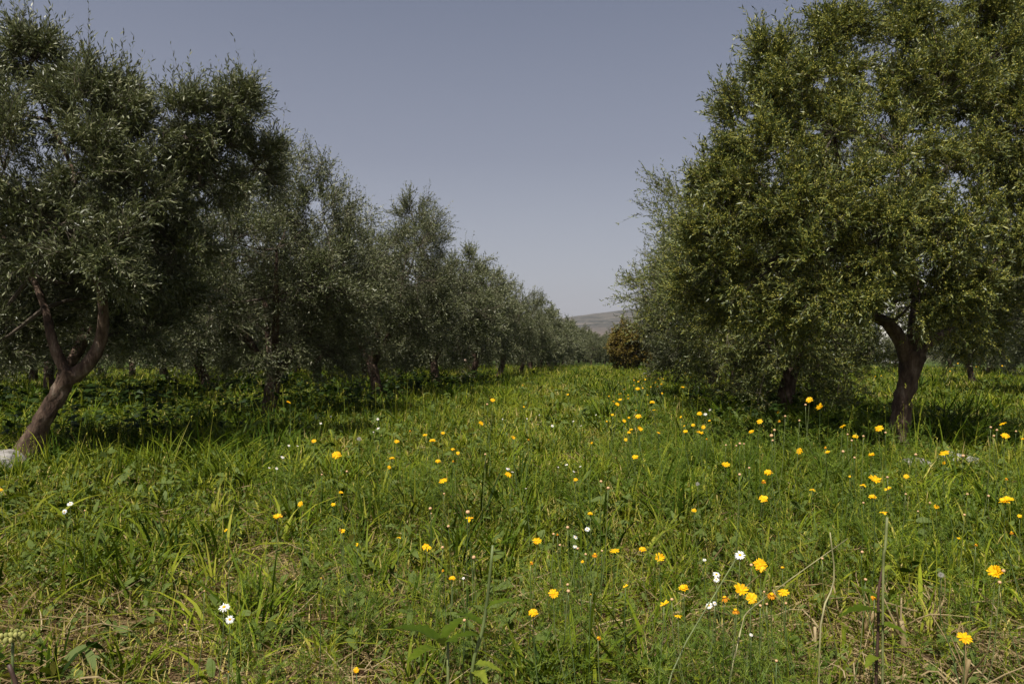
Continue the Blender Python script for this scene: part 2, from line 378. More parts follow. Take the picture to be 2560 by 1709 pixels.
# -- nearest tree of the left row
def left_tree():
    z = 7.8; b = gpos(40, z); e = empty('olive_tree', tuple(b))
    a = Acc()
    tr = px_path([(20, 1215), (50, 1160), (100, 1065), (150, 975), (185, 925)], z, b)
    tube(a, tr, [.19, .130, .098, .092, .10], 16, .35, sub=6)
    limbs = [([(185, 940), (225, 905), (252, 850), (258, 770, -.1), (247, 710, -.2), (225, 650, -.2), (200, 560, -.1), (190, 470)], [.082, .070, .060, .052, .046, .038, .028, .018]),
             ([(180, 950), (150, 900), (128, 840), (112, 770, .1), (80, 690, .2), (40, 600, .3), (20, 480, .3)], [.070, .056, .048, .040, .034, .026, .018]),
             ([(247, 715, -.2), (300, 640, .1), (350, 540, .3), (420, 470, .4), (500, 400, .5)], [.045, .036, .030, .022, .014]),
             ([(215, 620, -.2), (260, 520, 0), (330, 440, .1), (400, 400, .2)], [.034, .028, .020, .012]),
             ([(60, 640, .2), (-20, 560, .2), (-100, 420, 0), (-140, 300, 0)], [.04, .032, .022, .014]),
             ([(195, 540, -.1), (180, 420, .1), (120, 300, .2), (90, 220, .2)], [.03, .022, .015, .01])]
    forks = []
    for pth, rad in limbs:
        pp = px_path(pth, z, b); tube(a, pp, rad, 9, .2, sub=4); forks += pp[2:]
    t = a.obj('trunk', M['bark'], e, smooth=True)
    spec = [(10, 280, 150, 0), (120, 260, 110, .3), (230, 350, 120, -.1), (330, 400, 120, .3), (-70, 430, 200, .2), (120, 480, 170, .6), (280, 560, 140, .1),
            (540, 330, 75, .5), (590, 270, 45, .6), (450, 320, 75, .4), (400, 470, 120, .5), (520, 450, 95, .7), (30, 650, 150, .5), (330, 680, 120, .5), (-150, 250, 180, 0), (-120, 700, 200, .3),
            (60, 780, 90, .6), (180, 690, 90, .6), (310, 290, 65, .1), (90, 150, 60, .1), (230, 230, 50, 0), (440, 620, 100, .6), (-250, 480, 220, .3), (-30, 870, 90, .2), (365, 815, 80, .6), (10, 430, 150, -.4), (150, 560, 120, -.5), (250, 640, 95, -.6), (380, 560, 120, .9), (300, 760, 90, .7), (200, 430, 120, -.3), (640, 420, 70, 1.0), (420, 720, 100, 1.0), (60, 560, 120, -.4), (330, 490, 100, -.1), (130, 700, 100, .9)]
    L = px_lobes(spec, z, b)
    a = Acc(); crown(a, L, forks, int(14 * DENS), 32, 15, .060, .0135, 0.0, shoots=.14, twl=(.14, .34))
    a.obj('crown', OM, e)
    tag(e, 'big grey-green olive tree with leaning, low-forked trunk at the left edge', 'tree', 'olive trees of the left row')
left_tree()

HZ = 100.0
def right_tree():
    z = 8.2; b = gpos(2240, z); e = empty('olive_tree', tuple(b))
    a = Acc()
    tube(a, px_path([(2244, 1230), (2246, 1150), (2248, 1080), (2255, 1010), (2270, 944), (2284, 880)], z, b), [.17, .115, .100, .096, .096, .118], 16, .32, sub=6)
    limbs = [([(2270, 900), (2252, 850), (2222, 812), (2185, 790, -.1), (2140, 770, -.2), (2080, 720, -.3), (2010, 620, -.4), (1950, 500, -.4)], [.085, .075, .066, .056, .046, .036, .026, .014]),
             ([(2278, 900), (2285, 830), (2290, 760, .3), (2280, 640, .5), (2262, 500, .5), (2240, 330, .4)], [.085, .066, .055, .042, .030, .016]),
             ([(2285, 900), (2325, 852), (2385, 815, .2), (2450, 740, .3), (2500, 620, .3), (2540, 450, .3)], [.070, .050, .042, .036, .028, .016]),
             ([(2160, 778, -.2), (2120, 660, 0), (2110, 500, .2), (2085, 330, .2), (2080, 180, .2)], [.045, .036, .028, .02, .01])]
    forks = []
    for pth, rad in limbs:
        pp = px_path(pth, z, b); tube(a, pp, rad, 9, .2, sub=4); forks += pp[3:]
    a.obj('trunk', M['bark'], e, smooth=True)
    spec = [(1945, 175, 78, .2), (2040, 200, 110, 0), (2085, 95, 55, .1), (1885, 325, 92, 0), (1960, 380, 130, -.4), (1805, 465, 72, .1), (2090, 330, 130, -.3), (1880, 520, 120, -.2),
            (2020, 540, 130, -.6), (2150, 480, 120, -.5), (1800, 600, 100, .2), (1930, 670, 110, -.3), (2060, 670, 100, -.7), (2280, 130, 95, .1), (2240, 260, 100, -.1), (2350, 250, 120, -.2),
            (2250, 400, 120, -.6), (2370, 420, 120, -.4), (2460, 160, 120, .2), (2540, 320, 150, .1), (2230, 570, 100, -.9), (2360, 580, 110, -.6), (2480, 500, 120, .4), (2500, 660, 110, .2),
            (2620, 150, 150, .3), (2680, 450, 200, .2), (2400, 720, 90, -.5), (2300, 730, 65, -.5), (2120, 740, 75, -.7), (2200, 700, 60, .8), (2450, 790, 80, .3), (1980, 780, 80, -.2), (2600, 700, 130, .3), (2170, 650, 70, -.7), (2440, 60, 70, .3), (2290, 30, 50, .1), (1760, 700, 70, .5), (1850, 740, 80, .3), (2340, 300, 150, 1.0),
            (2540, 220, 120, 1.1), (2560, 460, 130, 1.1), (2500, 350, 110, .3), (2580, 600, 110, -.2), (2520, 90, 90, .5), (2100, 450, 160, 1.0), (1980, 250, 80, -.1)]
    L = px_lobes(spec, z, b)
    g0 = P3(2246, 768, 1.0) - np.array([0, 0, H]); g0 = g0 / np.linalg.norm(g0)
    def gap(p):
        q = p + b - np.array([0, 0, H]); q = q - (q @ g0)[:, None] * g0
        return np.linalg.norm(q, axis=1) > .20
    a = Acc(); crown(a, L, forks, int(13 * DENS), 32, 15, .062, .0140, 0.38, shoots=.15, gap=gap, twl=(.14, .34))
    a.obj('crown', OY, e)
    tag(e, 'tall dense yellow-green olive tree with upright bare trunk, nearest on the right', 'tree', 'olive trees of the right row')
right_tree()

# -- prototypes for the other trees
def proto(seed, rx, rz, cz, n, nsub, ntw, nleaf, ll, lw, mats, buds=0.0, shoots=.12, sides=12, branch=True):
    global rs
    rs = np.random.RandomState(seed)
    a = Acc(); forks = auto_trunk(a, seed, cz, rx, sides=sides, hfork=.95)
    tm = a.mesh('trunk', M['bark'], True)
    a = Acc(); crown(a, auto_lobes(n, rx, rz, cz, seed), forks, nsub, ntw, nleaf, ll, lw, buds, shoots=shoots, branch=branch)
    return tm, a.mesh('crown', mats)
near_l = [proto(101, 2.15, 2.12, 2.92, 24, 13, 38, 12, .062, .016, OM, shoots=.08), proto(102, 2.2, 2.12, 2.95, 24, 13, 30, 13, .062, .016, OM, shoots=.08)]
near_r = [proto(111, 2.5, 2.3, 2.55, 30, 14, 24, 13, .062, .017, OY, .22), proto(112, 2.4, 2.2, 2.6, 26, 13, 22, 13, .066, .019, OM, .1)]
mid = [proto(121 + i, 2.2, 2.1, 2.84, 24, 10, 22, 11, .080, .025, OM, shoots=.07, sides=9) for i in range(3)]
far = [proto(131 + i, 2.4, 2.25, 2.5, 22, 9, 15, 9, .12, .044, OM, shoots=.06, sides=7, branch=False) for i in range(3)]
rs = np.random.RandomState(99)

def put(p, px, z, label, group, rz=0.0, sc=1.0, scz=None):
    b = gpos(px, z)
    e = tree_from('olive_tree', tuple(b), p[0], p[1], rz, (sc, sc, scz or sc))
    tag(e, label, 'tree', group); return e
GL, GR = 'olive trees of the left row', 'olive trees of the right row'
put(near_l[0], 668, 13.2, 'second olive tree of the left row, trunk splitting into three limbs', GL, 0.4, .95, .93)
put(near_l[1], 945, 19.3, 'third olive tree of the left row, with a reddish brown trunk tilted to the right', GL, 2.0, 1.04, .98)
put(mid[0], 1090, 25.6, 'fourth olive tree of the left row, dark crown with a thin shaded trunk', GL, 1.0, 1.02)
t5 = put(mid[1], 1180, 32.0, 'fifth olive tree of the left row, with a pale torn limb above its trunk', GL, 3.0, 1.0)
put(mid[2], 1250, 38.5, 'sixth olive tree of the left row, with one tuft of branches standing above its crown', GL, 4.2, 1.0, 1.06)
put(mid[0], 1302, 45.5, 'seventh olive tree of the left row, first of the lower rounded crowns', GL, 5.2, .95, .86)
for i, z in enumerate([52, 58.5, 65, 72, 78.5, 85, 92, 100, 110, 122]):
    px = 1538 - 1900 * (5.8 - .02 * i * i) / z
    put(far[i % 3], px, z, 'low rounded olive tree at the far end of the left row', 'low olive trees at the far end of the left row', i * 1.7, 1.0, .94)
put(near_r[0], 1957, 13.6, 'second olive tree of the right row, branches hanging low around its dark trunk', GR, .9, 1.0, 1.02)
put(near_r[1], 1838, 19.3, 'third olive tree of the right row, its loose branch tips reaching out over the lane', GR, 2.9, 1.12, 1.0)
put(mid[1], 1778, 26, 'fourth olive tree of the right row, greyer crown seen beside the lane', GR, 4.0, 1.0)
for i, z in enumerate([32.5, 39, 45.5, 52, 58.5]):
    px = 1536 + 1900 * 4.4 / z
    put((mid + far)[(i + 1) % 6], px, z, 'grey-green olive tree at the far end of the right row', 'olive trees at the far end of the right row', i * 2.1, .98)
for i, (px, z, q) in enumerate([(1478, 84, .72), (1512, 90, .74), (1545, 80, .8), (1495, 105, .9), (1528, 112, .9), (1560, 98, .8), (1590, 90, .8)]):
    put(far[i % 3], px, z, 'small dark olive tree in the cluster closing the lane behind the russet bush', 'trees closing the far end of the lane', i * 1.3, q, q * .92)
k = 0
for row, (xr, lab, grp) in enumerate([(-11.2, 'shaded olive tree in the first row behind the left row', 'olive trees one row further left'),
                       (-16.8, 'olive tree deep in the grove behind the left row', 'olive trees two rows further left'),
                       (-23.0, 'olive tree far back in the grove on the left', 'olive trees three rows further left'),
                       (12.4, 'olive tree in the sunny grass of the next row behind the right row', 'olive trees one row further right'),
                       (21.3, 'olive tree two rows behind the right row', 'olive trees two rows further right'),
                       (30.4, 'olive tree far back in the grove on the right', 'olive trees three rows further right')]):
    for j in range(14):
        y = (8 if xr < 0 else 9.5) + 6.4 * j + rs.uniform(-.4, .4); x = xr + rs.uniform(-.4, .4)
        v = np.array([x, y, 0]); z = v @ FWD; px = CX + F * (v @ RGT) / z
        if not (-500 < px < 3000) or z < 9: continue
        if xr > 0 and abs(px - 2246) < F * 2.45 / z + 8: continue
        if abs(px - 1560) < 90: continue
        pr = (mid if z < 30 else far)[k % 3]; k += 1
        e = tree_from('olive_tree', (x, y, float(gz(x, y))), pr[0], pr[1], rs.uniform(0, 6), (1.12, 1.12, rs.uniform(.90, 1.02)))
        tag(e, lab, 'tree', grp)

# pale torn limb on the fifth tree
def torn():
    a = Acc(); w = [P3(*q) - np.array(t5.location) for q in ((1181, 960, 31.6), (1180, 938, 31.2), (1170, 918, 30.7), (1162, 900, 30.3))]
    c, s_ = math.cos(-3.0), math.sin(-3.0)
    tube(a, [(c * q[0] - s_ * q[1], s_ * q[0] + c * q[1], q[2]) for q in w], [.10, .11, .10, .06], 8, .3, sub=3)
    o = a.obj('torn_limb', M['wood'], t5, smooth=True); o['label'] = 'pale bare torn limb'
torn()
# russet bush closing the lane
def bush():
    b = gpos(1576, 52); e = empty('russet_bush', tuple(b)); a = Acc()
    for i in range(7):
        d = rdir(1, 1.4)[0]; tube(a, [(0, 0, -.1), d * .8, d * 1.7 + [0, 0, .3]], [.08, .05, .02], 6, .1, sub=3)
    a.obj('trunk', M['bark'], e)
    a = Acc(); crown(a, [((math.cos(i * 2.4) * .85 * (1 - .25 * (i % 3)), math.sin(i * 2.4) * .85 * (1 - .25 * (i % 3)), .65 + 2.0 * (i / 20)), (.75, .75, .62)) for i in range(21)], [np.zeros(3)], 12, 22, 10, .12, .07, 0, branch=False, shoots=.05)
    a.obj('crown', [M['rust'], M['twig'], M['bud']], e)
    tag(e, 'round russet brown bush closing the far end of the grassy lane', 'bush')
bush()

# white house glimpsed through the right tree
def box(acc, x0, x1, y0, y1, z0, z1, m=0):
    v = [(x, y, z) for z in (z0, z1) for y in (y0, y1) for x in (x0, x1)]
    acc.add(v, [(0, 2, 3, 1), (4, 5, 7, 6), (0, 1, 5, 4), (2, 6, 7, 3), (0, 4, 6, 2), (1, 3, 7, 5)], m=m)
def house():
    p = P3(2246, HY, HZ); e = empty('white_house', (p[0], p[1], 0), YAW - .35)
    a = Acc(); box(a, -2.6, 2.6, -3.5, 3.5, -.2, 8.3); a.obj('wall', M['plaster'], e)
    a = Acc(); box(a, -2.9, 2.9, -3.8, 3.8, 8.302, 8.55); a.obj('roof', M['stone'], e)
    for fx in (-1.5, 1.1):
        for fz in (1.2, 5.0):
            a = Acc(); box(a, fx - .45, fx + .45, -3.58, -3.503, fz, fz + 1.5); a.obj('window', M['glass'], e)
    tag(e, 'white flat-roofed house far off, glimpsed through a gap above the fork of the right tree', 'house')
house()
put(far[0], 2236, 62, 'small olive tree standing in front of the far white house', 'olive trees behind the right row', 1.0, .74, .66)
put(far[1], 2268, 68, 'bushy little olive tree just right of the one before the white house', 'olive trees behind the right row', 2.0, .74, .66)
put(mid[0], 2432, 28.5, 'olive tree with a crooked dark trunk in the sunny grass right of the upright trunk', 'olive trees behind the right row', 1.2, .9, .95)

# stones
def stone(c, r, label, sq=(1, .8, .6), seed=0):
    a = Acc(); r_ = np.random.RandomState(seed); nu, nv = 28, 16
    th = np.linspace(0, 2 * np.pi, nu, endpoint=False); ph = np.linspace(.02, np.pi - .02, nv)
    d = np.stack([np.sin(ph)[:, None] * np.cos(th), np.sin(ph)[:, None] * np.sin(th), np.cos(ph)[:, None] + 0 * th], -1)
    cuts = nrm(r_.normal(size=(12, 3))); s = np.ones(d.shape[:2])
    for cdir in cuts: s = np.minimum(s, r_.uniform(.62, .9) / np.maximum(d @ cdir, .05))
    s = s * (1 + .06 * (noise2(d[..., 0] * 5 + seed, d[..., 1] * 5 + d[..., 2] * 4, 1, seed) - .5))
    v = d * s[..., None] * r * np.array(sq)
    i = np.arange(nv - 1)[:, None] * nu; j = np.arange(nu)[None]; j2 = (j + 1) % nu
    a.add(v.reshape(-1, 3), np.stack([i + j, i + nu + j, i + nu + j2, i + j2], -1).reshape(-1, 4))
    o = a.obj('stone', M['stone'], smooth=True); o.location = c; o.rotation_euler = (0, 0, r_.uniform(0, 6))
    tag(o, label, 'stone'); return o
def sp(px, py, z, h): p = P3(px, py, z); return (p[0], p[1], h)
stone(sp(-5, HY, 7.4, .10), .30, 'whitish stone at the foot of the leaning trunk at the left edge', (1.5, .8, .45), 1)
stone(sp(2395, HY, 7.5, .08), .20, 'larger grey stone in the grass right of the upright trunk', (1.2, .7, .6), 2)
stone(sp(2290, HY, 7.1, .08), .15, 'smaller grey stone low in the weeds just right of the upright trunk', (1.2, .8, .7), 3)

# ------------------------------------------------------------------ flowers, each one a thing
rs = np.random.RandomState(555)
R5 = "340,97,38 322,152,28 640,112,36 737,38,30 770,60,26 739,110,25f 672,238,64 1100,200,48 1540,235,30 1928,85,44 1634,458,38 842,485,66r 570,665,75r 115,658,34r 18,568,34 5,320,34 1287,630,62 1248,772,42f 1420,588,26f 672,822,32f 733,880,46 1793,695,68 1976,687,50 2090,743,68 1665,718,60f 1865,930,38r 1395,975,70 1262,1100,66 2118,1045,66r 1637,980,24r 2208,1120,50r 105,1475,40 385,610,28r 1585,770,25 1685,1265,50f 1097,160,28w 1128,182,18w 1480,135,22w 1528,178,18w 1615,555,36w 1538,608,34w 1535,668,30w 805,875,20w 1215,290,16w 1425,150,14w 1567,145,20w 45,180,14b 590,422,20b 680,325,14b 835,445,26b 873,740,24b 708,538,18b 1752,288,20b 1705,245,18b 1487,545,20b 1437,660,16b 1395,588,16b 1712,698,14b 1605,720,16b 1492,960,22b 1487,918,18b 813,1150,20b 2168,1015,20b 1553,683,16b 670,675,18b 595,455,12b"
R6 = "300,132,56 577,185,56 545,240,50f 545,357,60 92,437,36 1725,57,70 1478,212,36 1275,237,88 1195,268,45r 1258,350,54 1358,295,50r 1328,447,50r 1675,412,36 2130,365,90 2060,835,100 1860,1262,100 525,790,92 400,955,100 468,1005,76 290,1000,90f 675,967,76 600,980,90f 362,1082,80f 1272,1000,60f 25,945,70 2165,575,40f 1932,655,32f 670,808,24 2218,470,28 865,298,40r 1110,212,20 1725,125,24 2130,225,32f 1820,615,22 392,725,70w 238,850,50w 237,885,40w 190,1055,50w 228,1040,30w 465,1245,24w 115,262,28s 160,755,26w 390,200,18b 452,157,14b 1540,70,18b 1850,78,20b 1475,328,14b 1198,385,14b 1555,440,14b 1633,385,14b 1858,463,16b 1878,328,16b 1355,218,16b 2113,828,22b 2088,903,22b 465,790,20b 930,748,16b 1190,705,18b 1212,885,20b 525,1055,18b 567,1045,16b 692,1040,16b 550,965,14b 630,1415,18b 2015,340,16b 1705,855,40s"
R7 = "845,1042,46 915,1090,60 642,1125,24 648,1178,30f 520,1183,42 466,1250,36 132,1260,54 35,1248,32 128,1135,36 152,1220,32 86,1207,26 193,1180,20 1062,1216,44 1146,1285,40 1300,1227,56 780,1378,44 1252,1403,46 962,1383,36 950,1350,30f 2107,1197,50 2125,1277,52 20,962,28 5,1155,20 2240,1300,24 27,1212,18 175,1295,22f 155,858,14 35,868,12 70,895,12 130,890,10 175,905,12 5,852,10 1275,890,14 1315,887,12 1395,858,10 1815,805,10 1935,828,14 2085,888,12 1920,860,10 2105,820,12 1765,855,10 1270,800,10 617,1240,16b 597,1277,22b 687,1150,14b 605,1308,14b 820,1075,14b 1343,1257,14b 1198,1280,14b 1122,1308,14b 1095,1268,12b 1140,1420,14b 2030,1222,14b 2070,1240,14b 2050,1278,14b 2195,1248,12b 780,1178,12b 391,1328,16b 418,1330,12b 368,1342,12b 300,1338,12b 1065,1380,18b 195,1107,20w 165,1135,24w 190,1167,14w"
R4 = "1128,1043,34 1053,1195,36 502,1317,36 686,1272,34 735,1312,44 803,1258,28 108,1402,64 1262,1290,34 1365,1300,22f 1326,946,18f 1618,1007,18 1332,1088,14 1776,1325,22 1910,1140,22 1873,1184,14 1960,1040,28 1943,1071,32 1918,1054,16 1958,1004,24 1887,1020,12 2013,1010,12 2075,970,30 2052,916,14 2087,910,14 2080,925,16 2108,965,12 2133,888,12 2155,872,14 2125,910,12 2170,1062,38 2183,1108,30 2080,1150,42 2092,1235,40 2032,1237,28 2018,1257,26 2082,1213,18 1988,1180,28 2018,1160,18 1997,1302,24 2210,1262,30 2060,1415,46 2205,955,14 2230,940,16 2160,960,12 2210,905,10 2065,1112,14 2240,905,12 2190,930,12 2050,950,12 2120,935,12 2015,1035,14 2140,1010,12 2235,1000,14 1985,975,12 590,1243,22f 1673,1555,28 378,1168,18w 378,1228,22w 70,1150,16w 255,1297,30s 350,1252,12w 1518,1212,20w 1655,1182,14w 1705,1210,14w 1352,1165,10w 1803,1140,12w 1232,1490,36w 1548,1480,20w 1608,1468,30w 1658,1508,24w 5,1195,18w 1192,1168,10w 1432,1140,10w 1092,1072,14b 1080,1398,14b 178,1508,18b 12,1530,12b"
R3 = "5,298,26 1962,392,38 1815,478,62 2177,395,32 2225,568,32 1477,565,30r 1492,1485,32r 2100,875,20f 458,390,40w 420,442,34w 1463,1063,72w 1502,1145,58w 1847,85,26w 1760,155,16w 1808,160,20w 1888,10,18w 1945,12,16w 1207,1180,14b 1335,960,12b 555,435,12b"
R2 = "2050,1310,34 1885,1057,32"
FL = []
for txt, ox, oy in ((R5, 850, 1109), (R6, 1700, 1109), (R7, 1700, 600), (R4, 800, 600), (R3, 0, 1109), (R2, 0, 600)):
    for it in txt.split():
        k = it[-1] if it[-1].isalpha() else 'y'; x, y, w_ = [float(q) for q in it.rstrip('fwrsb').split(',')]
        x, y, w_ = ox + x * .3827, oy + y * .3827, w_ * .3827
        if any(abs(x - q[0]) < 5 and abs(y - q[1]) < 5 for q in FL): continue
        FL.append((x, y, w_, k))

def head_mesh(kind, seed):
    global rs
    rs = np.random.RandomState(seed); a = Acc()
    n = {'y': 15, 'f': 12, 'r': 6, 'w': 17}[kind] + rs.randint(0, 3)
    th = np.arange(n) * 2 * math.pi / n + rs.normal(size=n) * .09
    if kind == 'r': th = rs.uniform(0, 2.2 * math.pi, n) * .62 + rs.uniform(0, 6)
    for rep, up in ((0, .05),) + (((1, .28),) if kind == 'y' and seed % 2 else ()):
        t2 = th + rep * math.pi / n; el = rs.normal(size=n) * .12 + up + (-.75 if kind == 'f' else 0) + (.45 if kind == 'y' and seed % 3 == 0 else 0) + (-.25 if kind == 'w' and seed % 2 else 0)
        D = np.stack([np.cos(t2) * np.cos(el), np.sin(t2) * np.cos(el), np.sin(el)], -1)
        S = nrm(np.stack([-np.sin(t2), np.cos(t2), rs.normal(size=n) * .25], -1))
        p0 = D * [.16, .16, 0] + [0, 0, .02 * rep]
        L = rs.uniform(.72, .88, n) * (.86 if rep else 1) * (.8 if kind == 'f' else 1)
        blades(a, p0, D, np.array([[0, 0, -.12]]) + 0 * D, S, L, L * (.28 if kind == 'w' else .36), [.45, .9, 1.05, .85], rs.rand(n))
    return a.mesh('petals', M['white'] if kind == 'w' else M['oldpetal'] if kind == 'f' else M['petal'])
def dome(r, h, mat, name, full=False, seed=0):
    a = Acc(); nu, nv = 12, 6
    ph = np.linspace(.02, (math.pi - .02) if full else math.pi / 2, nv); th = np.linspace(0, 2 * math.pi, nu, endpoint=False)
    v = np.stack([r * np.sin(ph)[:, None] * np.cos(th), r * np.sin(ph)[:, None] * np.sin(th), h * np.cos(ph)[:, None] + 0 * th], -1)
    i = np.arange(nv - 1)[:, None] * nu; j = np.arange(nu)[None]; j2 = (j + 1) % nu
    r_ = np.random.RandomState(seed)
    a.add(v.reshape(-1, 3), np.stack([i + j, i + nu + j, i + nu + j2, i + j2], -1).reshape(-1, 4), rnd=r_.rand(nu * nv))
    return a.mesh(name, mat, True)
HM = {k: [head_mesh(k, s_ * 7 + 3) for s_ in range(5 if k == 'y' else 3)] for k in 'yfrw'}
DISC = dome(.27, .15, M['disc'], 'flower_centre'); BUD = dome(1, .85, M['budball'], 'bud', True); CAL = dome(.30, -.22, M['stem'], 'calyx')
def fluff():
    global rs
    rs = np.random.RandomState(9); a = Acc(); n = 260; d = rdir(n)
    blades(a, d * .1, d, d * 0, nrm(np.cross(d, rdir(n))), .9, .10, [.3, .5], rs.rand(n)); return a.mesh('seed_head', M['fluff'])
FLUFF = fluff()
STEMS = []
for s_ in range(4):
    rs = np.random.RandomState(40 + s_); a = Acc(); b = rs.normal(size=2) * .04
    tube(a, [(b[0] * 3, b[1] * 3, 0), (b[0] * 1.5 + .01, b[1], .35), (b[0] * .3, -b[1] * .5, .7), (0, 0, 1)], [.0022, .0018, .0015, .0013], 5, 0, rs.rand() * .6, sub=3)
    STEMS.append(a.mesh('stem', M['stem'], True))
rs = np.random.RandomState(556)
def mkchild(name, me, par, loc=(0, 0, 0), sc=(1, 1, 1), rot=None):
    o = bpy.data.objects.new(name, me); C.objects.link(o); o.parent = par; o.location = loc; o.scale = sc
    if rot is not None: o.rotation_mode = 'QUATERNION'; o.rotation_quaternion = rot
    return o
# what a viewer could call each patch of the meadow
COLS = [(0, 640, 'at the left'), (640, 1120, 'left of centre'), (1120, 1540, 'in the centre'), (1540, 1850, 'right of centre'), (1850, 2180, 'near the right trunk'), (2180, 2600, 'at the far right')]
ROWS = [(0, 965, 'in the distance'), (965, 1040, 'in the far grass'), (1040, 1110, 'midway'), (1110, 1210, 'in the middle'), (1210, 1330, 'in nearer grass'), (1330, 1450, 'near the viewer'), (1450, 1720, 'by the bottom edge')]
cells = {}
for i, (x, y, w_, k) in enumerate(FL):
    ci = next(c for c in range(6) if COLS[c][0] - 99 <= x < COLS[c][1]) if x >= 0 else 0
    ri = next(r for r in range(7) if y < ROWS[r][1])
    cat = {'y': 'daisy', 'f': 'daisy', 'r': 'daisy', 'w': 'white daisy', 's': 'seed head', 'b': 'bud'}[k]
    cells.setdefault((ci, ri, cat), []).append(i)
ORD = ['leftmost', 'second from left', 'third from left', 'fourth from left', 'fifth from left', 'sixth from left', 'seventh from left', 'eighth from left', 'ninth from left', 'tenth from left', 'eleventh from left', 'twelfth from left', 'thirteenth from left', 'fourteenth from left']
NUM = ['', 'one', 'two', 'three', 'four', 'five', 'six', 'seven', 'eight', 'nine', 'ten', 'eleven', 'twelve', 'thirteen', 'fourteen', 'fifteen', 'sixteen']
LAB = {}
NOUN = {'daisy': 'yellow daisies', 'white daisy': 'small white daisies', 'seed head': 'pale seed heads', 'bud': 'round peach buds'}
ADJ = {'y': 'yellow daisy', 'f': 'faded orange daisy', 'r': 'ragged yellow daisy missing petals', 'w': 'white daisy with yellow centre', 's': 'pale fluffy seed head', 'b': 'peach bud'}
parts_ = []
for key, ids in cells.items():
    if len(ids) > 9:
        ys = sorted(ids, key=lambda i: FL[i][1]); h_ = len(ys) // 2; parts_ += [(key, ys[:h_], ' upper'), (key, ys[h_:], ' lower')]
    else: parts_.append((key, ids, ''))
for (ci, ri, cat), ids, half_ in parts_:
    ids = sorted(ids, key=lambda i: FL[i][0])
    for o_, i in enumerate(ids):
        base_ = ADJ[FL[i][3]] if (FL[i][3] != 'r' or len(ids) == 1) else 'ragged yellow daisy'
        if len(ids) == 1: LAB[i] = base_ + ' standing alone ' + ROWS[ri][2] + ', ' + COLS[ci][2]
        else: LAB[i] = base_.replace(' with yellow centre', '') + ', ' + ORD[min(o_, 13)] + ' of ' + NUM[min(len(ids), 16)] + half_ + ' ' + ROWS[ri][2] + ', ' + COLS[ci][2]
def named(x, y, text):
    i = min(range(len(FL)), key=lambda i: (FL[i][0] - x) ** 2 + (FL[i][1] - y) ** 2); LAB[i] = text
for x, y, t in [(2515, 1249, 'big yellow daisy held flat in front of the grass right of the grey stones'), (2488, 1429, 'big yellow daisy with a drooping lower petal beside two peach buds'),
                (2412, 1592, 'wide open yellow daisy over the pale cut stalks in the bottom right corner'), (1901, 1411, 'large full yellow daisy between the white daisy and a peach bud'),
                (1853, 1474, 'largest flat yellow daisy in the crowded cluster above the small white pair'), (1879, 1494, 'yellow daisy seen edge on just right of the largest cluster daisy'),
                (1811, 1492, 'orange faded double daisy at the left of the crowded cluster'), (1958, 1479, 'yellow daisy at the right end of the crowded cluster'),
                (1838, 1523, 'orange flat daisy lowest in the crowded cluster'), (1850, 1386, 'largest white daisy, above the crowded yellow cluster'),
                (1773, 1513, 'white daisy left of the lower pair beneath the crowded cluster'), (1333, 1530, 'round flat yellow daisy facing the sky beside the brown bare patch'),
                (1384, 1482, 'yellow daisy with separate spreading petals above the brown bare patch'), (1342, 1350, 'yellow daisy with a dark insect spot, facing the viewer near the centre'),
                (560, 1516, 'large white daisy with yellow centre in the left foreground grass'), (575, 1547, 'smaller white daisy just below the large one in the left foreground'),
                (1068, 1363, 'torn yellow daisy left of the tall cut green stalk'), (1232, 999, 'tall yellow daisy standing in front of the fourth left tree'),
                (2023, 999, 'tall yellow daisy highest against the shade left of the right trunk'), (2050, 1017, 'tall yellow daisy seen edge on against the shade left of the right trunk'),
                (2188, 1211, 'twin yellow daisy pressed together below the upright trunk'), (2360, 1131, 'yellow daisy in front of the grey stones')]:
    named(x, y, t)
FLPOS = []
